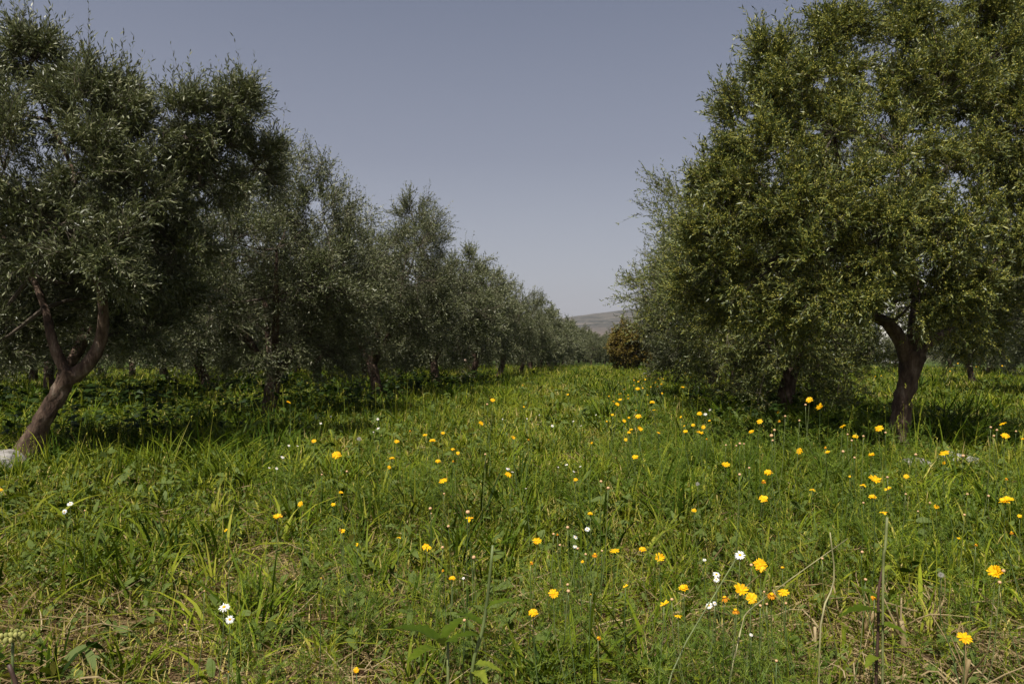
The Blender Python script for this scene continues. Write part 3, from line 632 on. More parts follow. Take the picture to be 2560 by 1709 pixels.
for i, (x, y, w_, k) in enumerate(FL):
    dia = {'y': .058, 'f': .052, 'r': .055, 'w': .034, 's': .034, 'b': .013}[k]
    zs = F * dia / w_; hf = H - (y - HY) * zs / F
    far_ = y < 1120
    lo_, hi_ = (.50, .70) if far_ else (.40, .60)
    if k == 'w': lo_, hi_ = (.34, .5)
    if y < 980: lo_, hi_ = .55, .68
    hf = min(max(hf, lo_), hi_); z = (H - hf) * F / (y - HY)
    p = P3(x, y, z); g = float(gz(p[0], p[1])); r_ = w_ * z / F / 2 * (1.10 if k in 'yfr' else 1.1)
    name = {'w': 'white_daisy', 's': 'seed_head_flower', 'b': 'flower_bud'}.get(k, 'yellow_daisy')
    e = empty(name, (p[0], p[1], g)); hh = p[2] - g
    tag(e, LAB[i], {'w': 'flower', 's': 'seed head', 'b': 'flower bud'}.get(k, 'flower'), {'w': 'white daisies in the meadow', 's': 'fluffy seed heads in the meadow', 'b': 'peach flower buds in the meadow'}.get(k, 'yellow daisies in the meadow'))
    mkchild('stem', STEMS[i % 4], e, (0, 0, -.02), (max(1, z / 5), max(1, z / 5), hh + .02))
    tc = Vector((-p[0] * .25, -1, 0)).normalized() * .55
    n_ = (Vector((0, 0, 1)) + tc + Vector(rs.normal(size=3) * .30)).normalized()
    q = n_.to_track_quat('Z', 'Y')
    if k == 'b': mkchild('bud', BUD, e, (0, 0, hh), (r_, r_, r_), q)
    elif k == 's': mkchild('seed_head', FLUFF, e, (0, 0, hh), (r_, r_, r_), q)
    else:
        pm = HM[k][i % len(HM[k])]
        if k == 'r': n_ = (n_ + Vector(rs.normal(size=3) * .3)).normalized(); q = n_.to_track_quat('Z', 'Y')
        mkchild('petals', pm, e, (0, 0, hh), (r_, r_, r_), q)
        mkchild('flower_centre', DISC, e, (0, 0, hh), (r_, r_, r_), q)
        mkchild('calyx', CAL, e, (0, 0, hh), (r_, r_, r_), q)
    FLPOS.append((p[0], p[1], g, z, k, hh))
print('LABLEN', [v for v in LAB.values() if len(v.split()) > 16][:5], max(len(x[1]) for x in parts_))
print('flowers', len(FL), sorted(((len(v), k) for k, v in cells.items()))[-3:])

# ------------------------------------------------------------------ single plants of the foreground
def bigleaf(a, base, d, L, W, rnd, up=(0, 0, 1), droop=.4, lobes=7, fold=.25, wave=.1, seed=0, tipw=.55):
    r_ = np.random.RandomState(seed); d = nrm(np.asarray(d, float)); up = np.asarray(up, float); s_ = nrm(np.cross(d, up)); n_ = np.cross(s_, d)
    K = 16; t = np.linspace(0, 1, K); c = np.asarray(base) + L * (t[:, None] * d - droop * (t ** 2)[:, None] * np.array([0, 0, 1.]))
    w = W * .5 * np.sin(np.pi * t ** tipw) ** .8 * (1 + .22 * np.sin(t * lobes * 2 * np.pi)) + .002
    w[-1] = .0006
    cols = np.array([-1, -.5, 0, .5, 1.])
    v = c[:, None] + (w[:, None] * cols)[..., None] * s_ + (np.abs(cols)[None] * w[:, None] * fold + wave * W * np.sin(t * 17 + seed)[:, None] * cols[None] ** 2 * .5)[..., None] * n_
    i = np.arange(K - 1)[:, None] * 5; j = np.arange(4)[None]
    a.add(v.reshape(-1, 3), np.stack([i + j, i + j + 1, i + 5 + j + 1, i + 5 + j], -1).reshape(-1, 4), rnd=np.clip(rnd + r_.normal(size=K * 5) * .04, 0, 1))
def gbase(px, z):
    p = P3(px, HY, z); return np.array([p[0], p[1], float(gz(p[0], p[1]))])
def plant(name, label, cat, px, z, stem, leaves, stemmat='stem', rad=(.006, .0035), srnd=.6, group=None, tipcut=False):
    b = gbase(px, z); e = empty(name, tuple(b)); 
    if stem:
        a = Acc(); pts = [P3(*s_) - b for s_ in stem]; pts[0][2] = -.02
        tube(a, pts, np.linspace(rad[0], rad[1], len(pts)), 8, .1, srnd, sub=3); a.obj('stem', M[stemmat], e, smooth=True)
    for q, (lx, ly, lz, dx, dy, dz, L, W, r_) in enumerate(leaves):
        r_ = r_ * .8 + .15
        a = Acc(); bigleaf(a, P3(lx, ly, lz) - b, dx * RGT + dy * FWD + np.array([0, 0, dz]), L * .9, W * .72, r_, seed=q + int(px)); a.obj('leaf', M['forb'], e, smooth=True)
    tag(e, label, cat, group); return e
plant('cut_stalk', 'tall cut green stalk with a browned broken top in the centre foreground', 'plant', 1172, 2.05,
      [(1165, 1900, 2.05), (1178, 1690, 2.05), (1205, 1580, 2.06), (1219, 1490, 2.07), (1232, 1362, 2.08)],
      [(1200, 1590, 2.05, -.7, -.3, .3, .12, .045, .15), (1215, 1520, 2.06, .8, .1, .5, .12, .04, .3), (1185, 1660, 2.05, .9, -.2, .2, .09, .045, .6), (1205, 1560, 2.06, -.8, .4, .5, .12, .04, .1), (1180, 1680, 2.05, .3, -.6, .35, .12, .05, .7)], rad=(.0055, .004), srnd=.35)
plant('cut_stalk', 'pale upright cut stalk with purple brown lower stem in the right foreground', 'plant', 2188, 2.3,
      [(2190, 1860, 2.3), (2190, 1700, 2.3), (2196, 1560, 2.3), (2196, 1480, 2.3), (2208, 1412, 2.3)],
      [(2196, 1530, 2.3, -.8, -.2, .35, .17, .07, .10), (2194, 1560, 2.3, .5, -.5, .2, .10, .05, .3), (2205, 1430, 2.3, .7, .2, .6, .07, .03, .7), (2192, 1640, 2.3, -.5, -.4, .1, .08, .04, .5), (2196, 1500, 2.3, -.5, .3, .6, .09, .04, .2)], stemmat='darkstem', rad=(.0045, .0035), srnd=.3)
def single_stalk(name, label, pts, rad, mat='stem', srnd=.8, cat='stalk'):
    a = Acc(); p = [P3(*q) for q in pts]; b = p[0].copy(); b[2] = float(gz(b[0], b[1])) - .01; q = [x - b for x in p]; q[0] = np.zeros(3)
    tube(a, q, np.linspace(rad[0], rad[1], len(q)), 7, .1, srnd, sub=3); o = a.obj(name, M[mat], smooth=True); o.location = tuple(b); tag(o, label, cat); return o
single_stalk('hollow_stalk', 'thick pale green hollow stalk top standing above the dark stem, right foreground', [(2206, 1900, 2.28), (2208, 1430, 2.29), (2213, 1370, 2.29), (2218, 1292, 2.30)], (.0036, .0042), srnd=.65)
single_stalk('straw_stalk', 'thin pale stalk slanting up beside the brown cut stubs, right foreground', [(2045, 1880, 2.2), (2052, 1560, 2.25), (2085, 1450, 2.3), (2075, 1330, 2.3)], (.003, .002), srnd=.9)
single_stalk('straw_stalk', 'long thin dry stem lying across from the right stalk towards the yellow cluster', [(1790, 1830, 2.2), (1850, 1580, 2.3), (1905, 1500, 2.5), (2120, 1345, 3.0)], (.0028, .0018), srnd=.9)
single_stalk('straw_stalk', 'long bright green grass stem leaning right beside the centre daisies', [(1620, 1850, 2.1), (1680, 1680, 2.2), (1790, 1480, 2.4), (1850, 1380, 2.5)], (.0028, .0018), srnd=.5)
def stub(px, py, z, h, r, label, seed):
    h *= 1.4; z = (H - h * .5) * F / (py - HY); r *= 1.0
    a = Acc(); r_ = np.random.RandomState(seed); p = P3(px, py, z); g = float(gz(p[0], p[1])); hh = h
    d = r_.normal(size=2) * .05
    tube(a, [(0, 0, -.02), (d[0] * .5, d[1] * .5, hh * .5), (d[0], d[1], hh)], [r * 1.1, r, r * .9], 8, .3, r_.uniform(.5, .95), sub=2)
    for q in range(4):
        v = r_.normal(size=3) * .03; v[2] = abs(v[2]) + .02
        tube(a, [(d[0] * .6, d[1] * .6, hh * .5), np.array([d[0], d[1], hh * .7]) + v, np.array([d[0], d[1], hh * .85]) + v * 2], [r * .5, r * .35, r * .2], 5, .2, r_.rand(), sub=2)
    o = a.obj('cut_stub', M['straw'], smooth=True); o.location = (p[0], p[1], g); tag(o, label, 'stub', 'cut plant stubs in the right foreground')
stub(2130, 1555, 2.1, .1, .008, 'pink brown cut stub left of the pale leafy stub', 1)
stub(2265, 1590, 2.05, .1, .013, 'thickest pale stub with split leaf bases in the right foreground', 2)
stub(2310, 1540, 2.2, .1, .006, 'slim cut stub leaning behind the thickest stub', 3)
stub(2040, 1600, 2.0, .1, .006, 'short broken stub at the left of the brown stubble patch', 4)
stub(2400, 1690, 1.75, .1, .007, 'curved pale stub in the bottom right corner', 5)
for n_, (nm, lb, px, z, lv) in enumerate([
    ('dock_plant', 'dark broad-leaved dock plant left of the cut green stalk', 1120, 2.15, [(1100, 1600, 2.15, -.8, .2, .45, .20, .07, .05), (1110, 1610, 2.15, .2, -.5, .5, .17, .07, .1), (1105, 1600, 2.15, .5, .3, .7, .15, .06, .2), (1090, 1620, 2.15, -.4, -.6, .3, .15, .06, .35)]),
    ]):
    b = gbase(px, z); m_ = [(px, HY + (H - b[2] + .02) * F / z, z), (px, min(q[1] for q in lv) + 5, z)]
    plant(nm, lb, 'plant', px, z, m_, lv, rad=(.005, .004))
# knobbly yellow-green flower head and a peach snail-like ball, left foreground
def knob():
    b = gbase(30, 2.1); e = empty('cauliflower_headed_plant', tuple(b)); a = Acc(); c = P3(32, 1590, 2.1) - b
    tube(a, [(0, 0, -.02), c * [.5, .5, .5], c], [.005, .004, .004], 7, .1, .3, sub=2); a.obj('stem', M['stem'], e, smooth=True)
    a = Acc(); r_ = np.random.RandomState(3)
    for q in range(46):
        o = nrm(r_.normal(size=3)) * [.030, .030, .018] * r_.uniform(.4, 1); r = r_.uniform(.004, .008)
        tube(a, [c + o - [0, 0, r], c + o, c + o + [0, 0, r * .8]], [r * .7, r, r * .4], 6, .2, r_.rand())
    a.obj('florets', M['lichen'], e, smooth=True)
    tag(e, 'knobbly yellow-green flower head near the bottom left corner', 'plant')
knob()
o = bpy.data.objects.new('snail_shell', dome(.012, .010, M['budball'], 'snail_shell', True)); C.objects.link(o); o.location = tuple(P3(413, 1654, 1.95)); tag(o, 'pale peach snail shell on the grass in the left foreground', 'snail shell')
o.location.z = float(gz(o.location.x, o.location.y)) + .28
single_stalk('brown_stalk', 'dark brown broken stalk in the bottom left corner', [(50, 1900, 1.75), (45, 1760, 1.75), (22, 1660, 1.75)], (.006, .005), 'darkstem', .2)
# ------------------------------------------------------------------ meadow
rs = np.random.RandomState(2024)
def scatter(rho0, r0, pw, rmin=.9, rmax=70, half=52, mask=None):
    r = np.geomspace(rmin, rmax, 4000); d = rho0 / (1 + (r / r0) ** pw)
    cdf = np.concatenate([[0], np.cumsum(.5 * (d[1:] * r[1:] + d[:-1] * r[:-1]) * np.diff(r))]) * math.radians(2 * half)
    n = int(cdf[-1]); R = np.interp(rs.rand(n) * cdf[-1], cdf, r); th = rs.uniform(-1, 1, n) * math.radians(half)
    x = R * np.sin(th - YAW); y = R * np.cos(th - YAW)
    if mask is not None:
        k = rs.rand(n) < mask(x, y); x, y, R = x[k], y[k], R[k]
    sc = np.minimum(np.sqrt(1 + (R / r0) ** pw), 5.0)
    return np.stack([x, y, gz(x, y)], -1), R, sc

def patch(x, y, s, seed, lo=.45, hi=.6):
    return np.clip((noise2(x, y, s, seed) * .6 + noise2(x, y, s * .4, seed + 1) * .4 - lo) / (hi - lo), 0, 1)
def hfun(x, y):      # how lush the sward is
    lane = np.exp(-((x + .6) / 1.6) ** 2)
    return (.50 + .70 * noise2(x, y, 1.3, 31) + .55 * noise2(x, y, .55, 32) ** 2) * (1 - .10 * lane) * (.60 + .45 * np.clip((y - 2.2) / 3.2, 0, 1))
def dryness(x, y):
    d = patch(x, y, 1.1, 41, .40, .62)
    near = np.exp(-((x - 1.5) / 1.3) ** 2 - ((y - 2.5) / .8) ** 2) + .7 * np.exp(-((x + 1.6) / .8) ** 2 - ((y - 3.2) / .9) ** 2) + .50 * np.exp(-((y - 2.0) / 1.3) ** 2) * (.5 + noise2(x, y, .5, 77)) + .45 * np.exp(-((x + 2.2) / 1.0) ** 2 - ((y - 4.0) / 1.2) ** 2)
    return np.clip(d * .55 * np.exp(-y / 14) + near, 0, 1)

def grassy(acc, p, heading, tilt, L, W, droop, rnd, prof=(.8, 1.0, .7), m=0, rgrad=.12):
    n = len(p)
    hx = np.stack([np.cos(heading), np.sin(heading), np.zeros(n)], -1)
    D = nrm(hx * np.sin(tilt)[:, None] + np.array([0, 0, 1.0]) * np.cos(tilt)[:, None])
    B = hx * (droop * .65)[:, None] + np.array([0, 0, -1.0]) * (droop * .55)[:, None]
    tw = rs.uniform(-.9, .9, n)
    sx = np.stack([-np.sin(heading), np.cos(heading), np.zeros(n)], -1)
    S = nrm(sx * np.cos(tw)[:, None] + hx * np.sin(tw)[:, None])
    blades(acc, p, D, B, S, L, W, prof, rnd, m, rgrad)

a = Acc()
# short dense turf of mixed blades
bare = lambda x, y: 1 - .72 * np.clip(dryness(x, y) * 1.5 - .25, 0, 1)
p, R, s = scatter(5600, 3.6, 2.1, mask=bare)
n = len(p); h = hfun(p[:, 0], p[:, 1]); dr = dryness(p[:, 0], p[:, 1])
col = np.clip(.44 + .5 * (noise2(p[:, 0], p[:, 1], 1.7, 51) - .5) + rs.normal(size=n) * .27 + .42 * dr * rs.rand(n) + .07 * np.clip((5 - p[:, 1]) / 3, 0, 1), 0, .93)
grassy(a, p, rs.uniform(0, 6.3, n), np.abs(rs.normal(size=n)) * .75, (rs.uniform(.05, .17, n) * h + .03) * (1 + .02 * R), .0042 * s * rs.uniform(.6, 1.4, n), rs.uniform(0, .9, n), col)
print('turf', n)
# tufts of taller blades
def tufts(rho, r0, pw, nb, Lr, Wr, spread, colr, mask=None, droop=(.1, 1.0), tiltr=.45, pts=None):
    p, R, s = scatter(rho, r0, pw, mask=mask) if pts is None else pts
    k = len(p); n = k * nb
    pp = np.repeat(p, nb, 0); pp[:, :2] += rs.normal(size=(n, 2)) * spread; ss = np.repeat(s, nb)
    hs = np.repeat(rs.uniform(.65, 1.15, k) * (hfun(p[:, 0], p[:, 1])), nb)
    hd = np.arctan2(pp[:, 1] - np.repeat(p[:, 1], nb), pp[:, 0] - np.repeat(p[:, 0], nb)) + rs.normal(size=n) * .5
    c = np.clip(np.repeat(rs.uniform(*colr, k), nb) + rs.normal(size=n) * .08, 0, .95)
    grassy(a, pp, hd, np.abs(rs.normal(size=n)) * tiltr, rs.uniform(Lr[0], Lr[1], n) * hs, rs.uniform(Wr[0], Wr[1], n) * ss, rs.uniform(droop[0], droop[1], n), c, prof=(.6, 1.0, .9, .55))
    print('tuft', n)
tufts(38, 4.2, 1.7, 13, (.14, .36), (.0055, .0115), .025, (.15, .72))
tufts(9, 4.5, 1.5, 5, (.30, .55), (.009, .015), .03, (.35, .66), droop=(.7, 1.6), mask=lambda x, y: y < 8)
tufts(7, 5, 1.5, 16, (.30, .58), (.008, .014), .035, (.05, .40), mask=lambda x, y: patch(x, y, 1.6, 61))
# finer upright stems with seed heads
p, R, s = scatter(62, 4, 1.6, mask=lambda x, y: .25 + .75 * patch(x, y, 2.0, 63)); n = len(p)
L = rs.uniform(.28, .60, n) * hfun(p[:, 0], p[:, 1]); hd = rs.uniform(0, 6.3, n); ti = np.abs(rs.normal(size=n)) * .2; dp = rs.uniform(0, .25, n)
grassy(a, p, hd, ti, L, .0024 * s, dp, rs.uniform(.40, .80, n), prof=(1, .9, .8))
hx = np.stack([np.cos(hd), np.sin(hd), 0 * hd], -1)
tip = p + L[:, None] * (nrm(hx * np.sin(ti)[:, None] + np.array([0, 0, 1.]) * np.cos(ti)[:, None]) + hx * (dp * .65)[:, None] - np.array([0, 0, 1.]) * (dp * .55)[:, None])
for q in range(5):
    d = nrm(hx * .4 + rdir(n) * .45 + np.array([0, 0, .7])); o = tip - np.array([0, 0, .012]) * q
    blades(a, o, d, d * 0, nrm(np.cross(d, rdir(n))), .022, .005 * s ** .7, [.4, 1], rs.uniform(.5, .86, n))
# tall drooping grass in the shade right of the upright trunk
def at(px, z): g = gpos(px, z); return g
def ring(px, z, rx, ry, k): 
    c = at(px, z); q = rs.normal(size=(k, 2)) * [rx, ry]; x = c[0] + q[:, 0]; y = c[1] + q[:, 1]
    return np.stack([x, y, gz(x, y)], -1), None, np.full(k, 1.25)
tufts(0, 1, 1, 22, (.50, .85), (.008, .014), .05, (.05, .35), droop=(.5, 1.2), pts=ring(2400, 8.9, .75, .45, 60))
tufts(0, 1, 1, 20, (.45, .75), (.007, .012), .05, (.05, .40), droop=(.4, 1.1), pts=ring(2050, 10.2, .8, .7, 60))
tufts(0, 1, 1, 18, (.35, .65), (.007, .012), .05, (.05, .40), droop=(.4, 1.1), pts=ring(1880, 14, 1.4, 2.5, 90))
tufts(0, 1, 1, 18, (.35, .60), (.008, .012), .05, (.25, .70), droop=(.5, 1.1), pts=ring(1290, 15.5, .7, 1.8, 60))
tufts(0, 1, 1, 14, (.30, .55), (.007, .011), .04, (.15, .60), droop=(.2, 1.0), pts=ring(330, 7.0, 1.6, .5, 60))
tufts(0, 1, 1, 16, (.30, .60), (.007, .011), .05, (.0, .35), droop=(.3, 1.1), pts=ring(560, 10.8, 1.3, 2.2, 190))
tufts(0, 1, 1, 14, (.30, .60), (.009, .014), .06, (.0, .35), droop=(.3, 1.1), pts=ring(1020, 21, 1.6, 5, 200))
tufts(0, 1, 1, 13, (.28, .50), (.006, .010), .05, (.2, .6), droop=(.3, 1.1), pts=ring(1950, 6.8, 1.1, .9, 80))
tag(a.obj('meadow_grass', M['grass']), 'green meadow grass in tufts and short turf covering the ground between the rows', 'grass', kind='stuff')

# dry cut stems and straw lying in the sward
a = Acc()
p, R, s = scatter(2900, 3.4, 2.2, rmax=30, mask=lambda x, y: .10 + .90 * dryness(x, y) ** 1.2); n = len(p)
hd = rs.uniform(0, 6.3, n); el = np.abs(rs.normal(size=n)) * .22
D = np.stack([np.cos(hd) * np.cos(el), np.sin(hd) * np.cos(el), np.sin(el)], -1)
p[:, 2] += rs.uniform(0, .06, n)
blades(a, p, D, rdir(n) * .18, nrm(np.cross(D, rdir(n))), rs.uniform(.04, .26, n), rs.uniform(.0016, .005, n) * s, [.8, 1, .8], np.clip(rs.normal(size=n) * .25 + .42, 0, 1))
print('straw', n)
k = 380    # thicker cut stalks, lower right
c = np.stack([rs.normal(size=k) * .75 + 1.55, rs.normal(size=k) * .55 + 2.75], -1); c2 = np.stack([rs.uniform(-2.2, 2.2, 60), rs.uniform(1.6, 3.6, 60)], -1); c = np.vstack([c, c2])
for x, y in c:
    h0 = rs.uniform(0, 6.3); l = rs.uniform(.07, .26); e = rs.uniform(-.05, .35); z = float(gz(x, y)) + rs.uniform(.01, .10)
    d = np.array([math.cos(h0) * math.cos(e), math.sin(h0) * math.cos(e), math.sin(e)])
    q0 = np.array([x, y, z]); b = rs.normal(size=3) * .04
    r0 = rs.uniform(.0015, .0042)
    tube(a, [q0, q0 + d * l * .5 + b, q0 + d * l], [r0, r0 * .95, r0 * .7], 5, .1, rs.uniform(.35, 1), sub=2)
tag(a.obj('dry_straw', M['straw']), 'tan straw and cut dry stalks lying flat among the grass', 'straw', kind='stuff')

# low broad-leaved weeds
a = Acc()
def forbs(rho, r0, pw, nl, Lr, wf, stemh, mask=None, prof=(.3, .9, 1.0, .6), rmax=34):
    p, R, s = scatter(rho, r0, pw, rmax=rmax, mask=mask); k = len(p); n = k * nl
    hd = rs.uniform(0, 6.3, n); hgt = np.repeat(rs.uniform(stemh[0], stemh[1], k) * hfun(p[:, 0], p[:, 1]), nl) * rs.uniform(.15, 1, n)
    pp = np.repeat(p, nl, 0); lean = np.repeat(rs.normal(size=(k, 2)) * .25, nl, 0); pp[:, :2] += lean * hgt[:, None]; pp[:, 2] += hgt
    hx = np.stack([np.cos(hd), np.sin(hd), 0 * hd], -1); el = rs.uniform(-.4, 1.2, n)
    D = hx * np.cos(el)[:, None] + np.array([0, 0, 1.]) * np.sin(el)[:, None]
    B = -np.array([0, 0, 1.]) * rs.uniform(.1, .7, n)[:, None]
    S = nrm(np.stack([-np.sin(hd), np.cos(hd), rs.normal(size=n) * .9], -1))
    L = rs.uniform(Lr[0], Lr[1], n) * np.minimum(np.repeat(s, nl) ** .8, 2.6)
    col = np.clip(np.repeat(rs.uniform(0, .85, k), nl) + rs.normal(size=n) * .18, 0, 1)
    blades(a, pp, D, B, S, L, L * wf * rs.uniform(.8, 1.2, n), prof, col)
    st = np.stack([lean[::nl, 0], lean[::nl, 1], np.ones(k)], -1)
    blades(a, p, st, st * 0, nrm(np.cross(st, rdir(k))), hgt.reshape(k, nl).max(1) + .005, .003 * s, [1, .7], rs.uniform(.5, 1, k))
    print('forb', n)
forbs(620, 3.6, 1.9, 8, (.010, .028), .50, (.03, .18), mask=bare)
forbs(60, 4, 1.7, 9, (.04, .09), .34, (.02, .22), mask=lambda x, y: .3 + .7 * patch(x, y, 1.2, 71))
forbs(34, 4.5, 1.7, 8, (.05, .13), .26, (.0, .04), mask=lambda x, y: .2 + .8 * patch(x, y, 1.0, 73))
tag(a.obj('low_weeds', M['forb']), 'low broad-leaved weeds mixed all through the grass', 'weeds', kind='stuff')

# rank round-leaved weeds in the shade under the rows
a = Acc()
def mallow(k, xs, ys, hr, nl=12, ll=(.035, .075)):
    x = rs.uniform(*xs, k) + rs.normal(size=k) * .3; y = rs.uniform(*ys, k); g = gz(x, y); hh = rs.uniform(*hr, k)
    base = np.stack([x, y, g], -1); lean = rs.normal(size=(k, 2)) * .2
    st = nrm(np.stack([lean[:, 0], lean[:, 1], np.ones(k)], -1))
    blades(a, base, st, rdir(k) * .08, nrm(np.cross(st, rdir(k))), hh, .006, [1, .8, .6], rs.rand(k) * .6)
    t = rs.uniform(.15, 1, (k, nl)); c = base[:, None] + st[:, None] * (hh[:, None] * t)[..., None]
    hd = rs.uniform(0, 6.3, (k, nl)); hx = np.stack([np.cos(hd), np.sin(hd), .4 + 0 * hd], -1)
    pl = rs.uniform(.03, .10, (k, nl)); c = c + hx * pl[..., None]
    n = k * nl; c = c.reshape(-1, 3); hx = hx.reshape(-1, 3)
    # five-lobed round leaf: five short wide blades from one point
    ll_ = np.repeat(rs.uniform(ll[0], ll[1], n), 5); cc = np.repeat(c, 5, 0); a0 = np.repeat(hd.ravel(), 5) + np.tile([-1.7, -.85, 0, .85, 1.7], n)
    nrm_t = np.repeat(rs.normal(size=(n, 2)) * .35, 5, 0)
    D = np.stack([np.cos(a0), np.sin(a0), -(np.cos(a0) * nrm_t[:, 0] + np.sin(a0) * nrm_t[:, 1])], -1)
    S = np.stack([-np.sin(a0), np.cos(a0), (np.sin(a0) * nrm_t[:, 0] - np.cos(a0) * nrm_t[:, 1])], -1)
    blades(a, cc, D, np.array([[0, 0, -.2]]) + 0 * D, S, ll_, ll_ * .85, [.2, .95, 1.0], np.repeat(rs.rand(n), 5))
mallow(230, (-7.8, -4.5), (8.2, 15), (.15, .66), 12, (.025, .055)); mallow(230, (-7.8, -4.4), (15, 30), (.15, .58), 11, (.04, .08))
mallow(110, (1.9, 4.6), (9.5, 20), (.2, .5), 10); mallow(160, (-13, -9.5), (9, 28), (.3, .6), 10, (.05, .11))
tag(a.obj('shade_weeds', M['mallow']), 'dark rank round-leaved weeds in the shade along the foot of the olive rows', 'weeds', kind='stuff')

# feathery daisy foliage
a = Acc()
def ferns(p, R, nst=4, nl=7, npin=12, hr=(.16, .42)):
    k = len(p); n = k * nst; pp = np.repeat(p, nst, 0); pp[:, :2] += rs.normal(size=(n, 2)) * .05
    H_ = np.repeat(rs.uniform(*hr, k), nst) * rs.uniform(.6, 1, n); st = nrm(rs.normal(size=(n, 3)) * [.22, .22, 0] + np.array([0, 0, 1.]))
    f = np.repeat(np.clip(R / 4, 1, 3), nst)
    blades(a, pp, st, rdir(n) * .06, nrm(np.cross(st, rdir(n))), H_, .0035 * f, [1, .7], rs.rand(n))
    t = rs.uniform(.15, 1, (n, nl)); c = (pp[:, None] + st[:, None] * (H_[:, None] * t)[..., None]).reshape(-1, 3); m = n * nl
    hd = rs.uniform(0, 6.3, m); el = rs.uniform(.1, .9, m); D = np.stack([np.cos(hd) * np.cos(el), np.sin(hd) * np.cos(el), np.sin(el)], -1)
    L = rs.uniform(.035, .07, m) * np.repeat(f, nl) ** .5; ff = np.repeat(f, nl)
    S = nrm(np.cross(D, np.array([0, 0, 1.]))); N_ = np.cross(S, D); S = nrm(S + N_ * rs.normal(size=(m, 1)) * .4)
    blades(a, c, D, D * 0, S, L, .0022 * ff, [1], rs.rand(m))
    u = (np.arange(npin) + 1) / npin; sg = np.where(np.arange(npin) % 2, 1., -1.)
    c2 = c[:, None] + D[:, None] * (L[:, None] * u)[..., None]
    d2 = nrm(D[:, None] * .75 + S[:, None] * sg[None, :, None] * .8 + rs.normal(size=(m, npin, 3)) * .25)
    l2 = L[:, None] * .42 * (1 - .55 * u)[None]; w2 = np.repeat(.0026 * ff, npin)
    d2 = d2.reshape(-1, 3)
    blades(a, c2.reshape(-1, 3), d2, d2 * 0, nrm(np.cross(d2, rdir(len(d2)) * .5 + np.array([0, 0, 1.]))), l2.ravel(), w2, [1], np.clip(np.repeat(rs.rand(m), npin) + rs.normal(size=m * npin) * .1, 0, 1))
    print('fern', len(d2))
p, R, s = scatter(13, 5, 1.6, rmax=18, mask=lambda x, y: np.clip(.25 + .9 * patch(x, y, 1.4, 81) + .35 * (x > .2), 0, 1)); ferns(p, R)

fp = np.array([q[:3] for q in FLPOS if q[4] != 'b' and q[3] < 9]); fz = np.array([q[3] for q in FLPOS if q[4] != 'b' and q[3] < 9])
for o_ in range(3):
    q_ = fp.copy(); q_[:, :2] += rs.normal(size=(len(q_), 2)) * .07; q_[:, 2] = gz(q_[:, 0], q_[:, 1]); ferns(q_, fz, nst=3, hr=(.24, .46))

xr = rs.uniform(.3, 3.2, 130); yr = rs.uniform(3.6, 9.5, 130); ferns(np.stack([xr, yr, gz(xr, yr)], -1), yr, nst=5, nl=9, hr=(.30, .56))
tag(a.obj('feathery_weeds', M['fern']), 'feathery daisy foliage growing in soft clumps through the grass', 'weeds', kind='stuff')


# thin dusty air round everything
def haze():
    a = Acc(); box(a, -2600, 2600, -2600, 2600, -3, 170)
    m, nt, n, l = newmat('dusty_air'); v = n.new('ShaderNodeVolumePrincipled'); v.inputs['Density'].default_value = .00014; v.inputs['Color'].default_value = (.86, .88, .95, 1); v.inputs['Anisotropy'].default_value = .2
    o = n.new('ShaderNodeOutputMaterial'); l.new(v.outputs[0], o.inputs['Volume'])
    ob = a.obj('haze', m); tag(ob, 'thin pale haze in the air over the far hill', 'haze', kind='stuff')
haze()

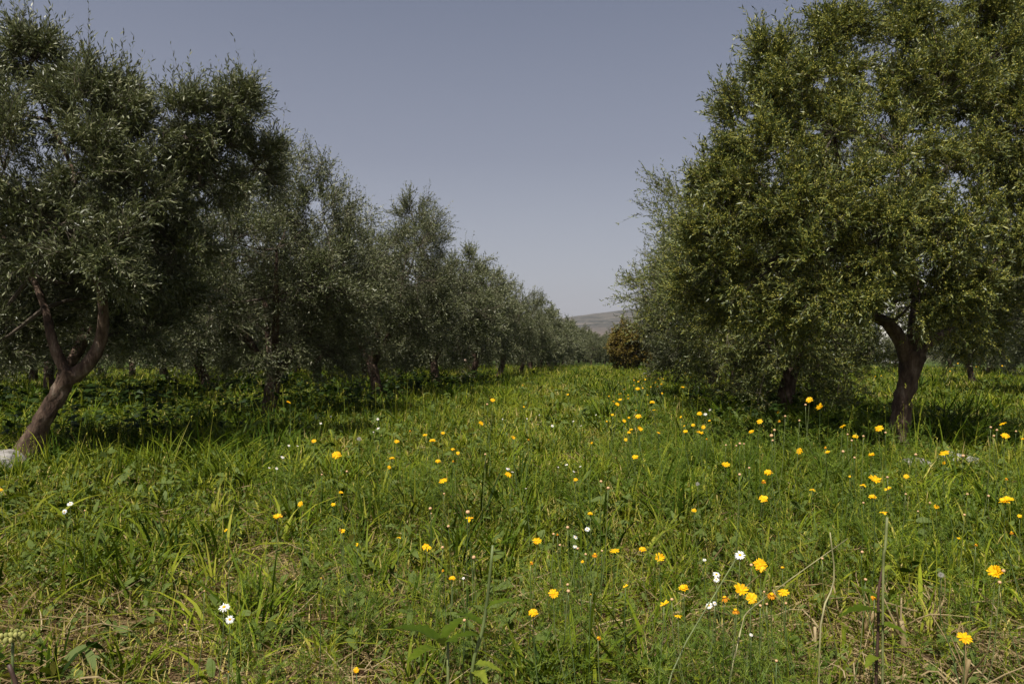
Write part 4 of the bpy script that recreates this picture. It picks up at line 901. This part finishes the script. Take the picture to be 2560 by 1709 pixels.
# ------------------------------------------------------------------ light, sky, camera
SUN_EL, SUN_AZ = math.radians(60), (-.22, -.90)       # the sun stands high behind the camera, a little to the left
az = math.atan2(SUN_AZ[0], SUN_AZ[1])
w = bpy.data.worlds.new('World'); bpy.context.scene.world = w; w.use_nodes = True
nt = w.node_tree; bg = nt.nodes['Background']
sky = nt.nodes.new('ShaderNodeTexSky'); sky.sky_type = 'NISHITA'; sky.sun_disc = False
sky.sun_elevation = SUN_EL; sky.sun_rotation = az; sky.air_density = 1.0; sky.dust_density = 5.0; sky.ozone_density = 2.5; sky.altitude = 100
tc = nt.nodes.new('ShaderNodeTexCoord'); sx = nt.nodes.new('ShaderNodeSeparateXYZ'); nt.links.new(tc.outputs['Generated'], sx.inputs[0])
veil = ramp(nt.nodes, [(0, (5.1, 5.0, 5.4)), (.10, (4.45, 4.45, 4.9)), (.25, (2.75, 2.75, 3.25)), (.45, (1.6, 1.7, 2.2)), (.62, (.4, .45, .6)), (1, (.1, .1, .15))])   # dusty spring air, paler towards the horizon
nt.links.new(sx.outputs[2], veil.inputs[0])
half = nt.nodes.new('ShaderNodeVectorMath'); half.operation = 'MULTIPLY_ADD'; half.inputs[1].default_value = (.5, .5, .5)
nt.links.new(sky.outputs[0], half.inputs[0]); nt.links.new(veil.outputs[0], half.inputs[2])
nt.links.new(half.outputs[0], bg.inputs[0]); bg.inputs[1].default_value = .0667
s = bpy.data.lights.new('sun', 'SUN'); s.energy = 5.0; s.angle = math.radians(.5); s.color = (1, .95, .86)
so = bpy.data.objects.new('sun', s); C.objects.link(so)
sd = Vector((math.sin(az) * math.cos(SUN_EL), math.cos(az) * math.cos(SUN_EL), math.sin(SUN_EL)))
so.rotation_euler = sd.to_track_quat('Z', 'Y').to_euler(); so.location = (0, 0, 30)

cd = bpy.data.cameras.new('camera'); cam = bpy.data.objects.new('camera', cd); C.objects.link(cam)
cam.location = (0, 0, H); cam.rotation_euler = (math.pi / 2, 0, YAW)
cd.lens = F / 2560 * 36; cd.sensor_width = 36; cd.shift_y = (HY - 854.5) / 2560; cd.clip_end = 6000; cd.clip_start = .05
sc = bpy.context.scene; sc.camera = cam
sc.view_settings.view_transform = 'Standard'; sc.view_settings.look = 'None'; sc.view_settings.gamma = 1
sc.view_settings.exposure = 0.22
sc.render.engine = 'CYCLES'; sc.cycles.max_bounces = 4; sc.cycles.diffuse_bounces = 2; sc.cycles.transmission_bounces = 4; sc.cycles.transparent_max_bounces = 4
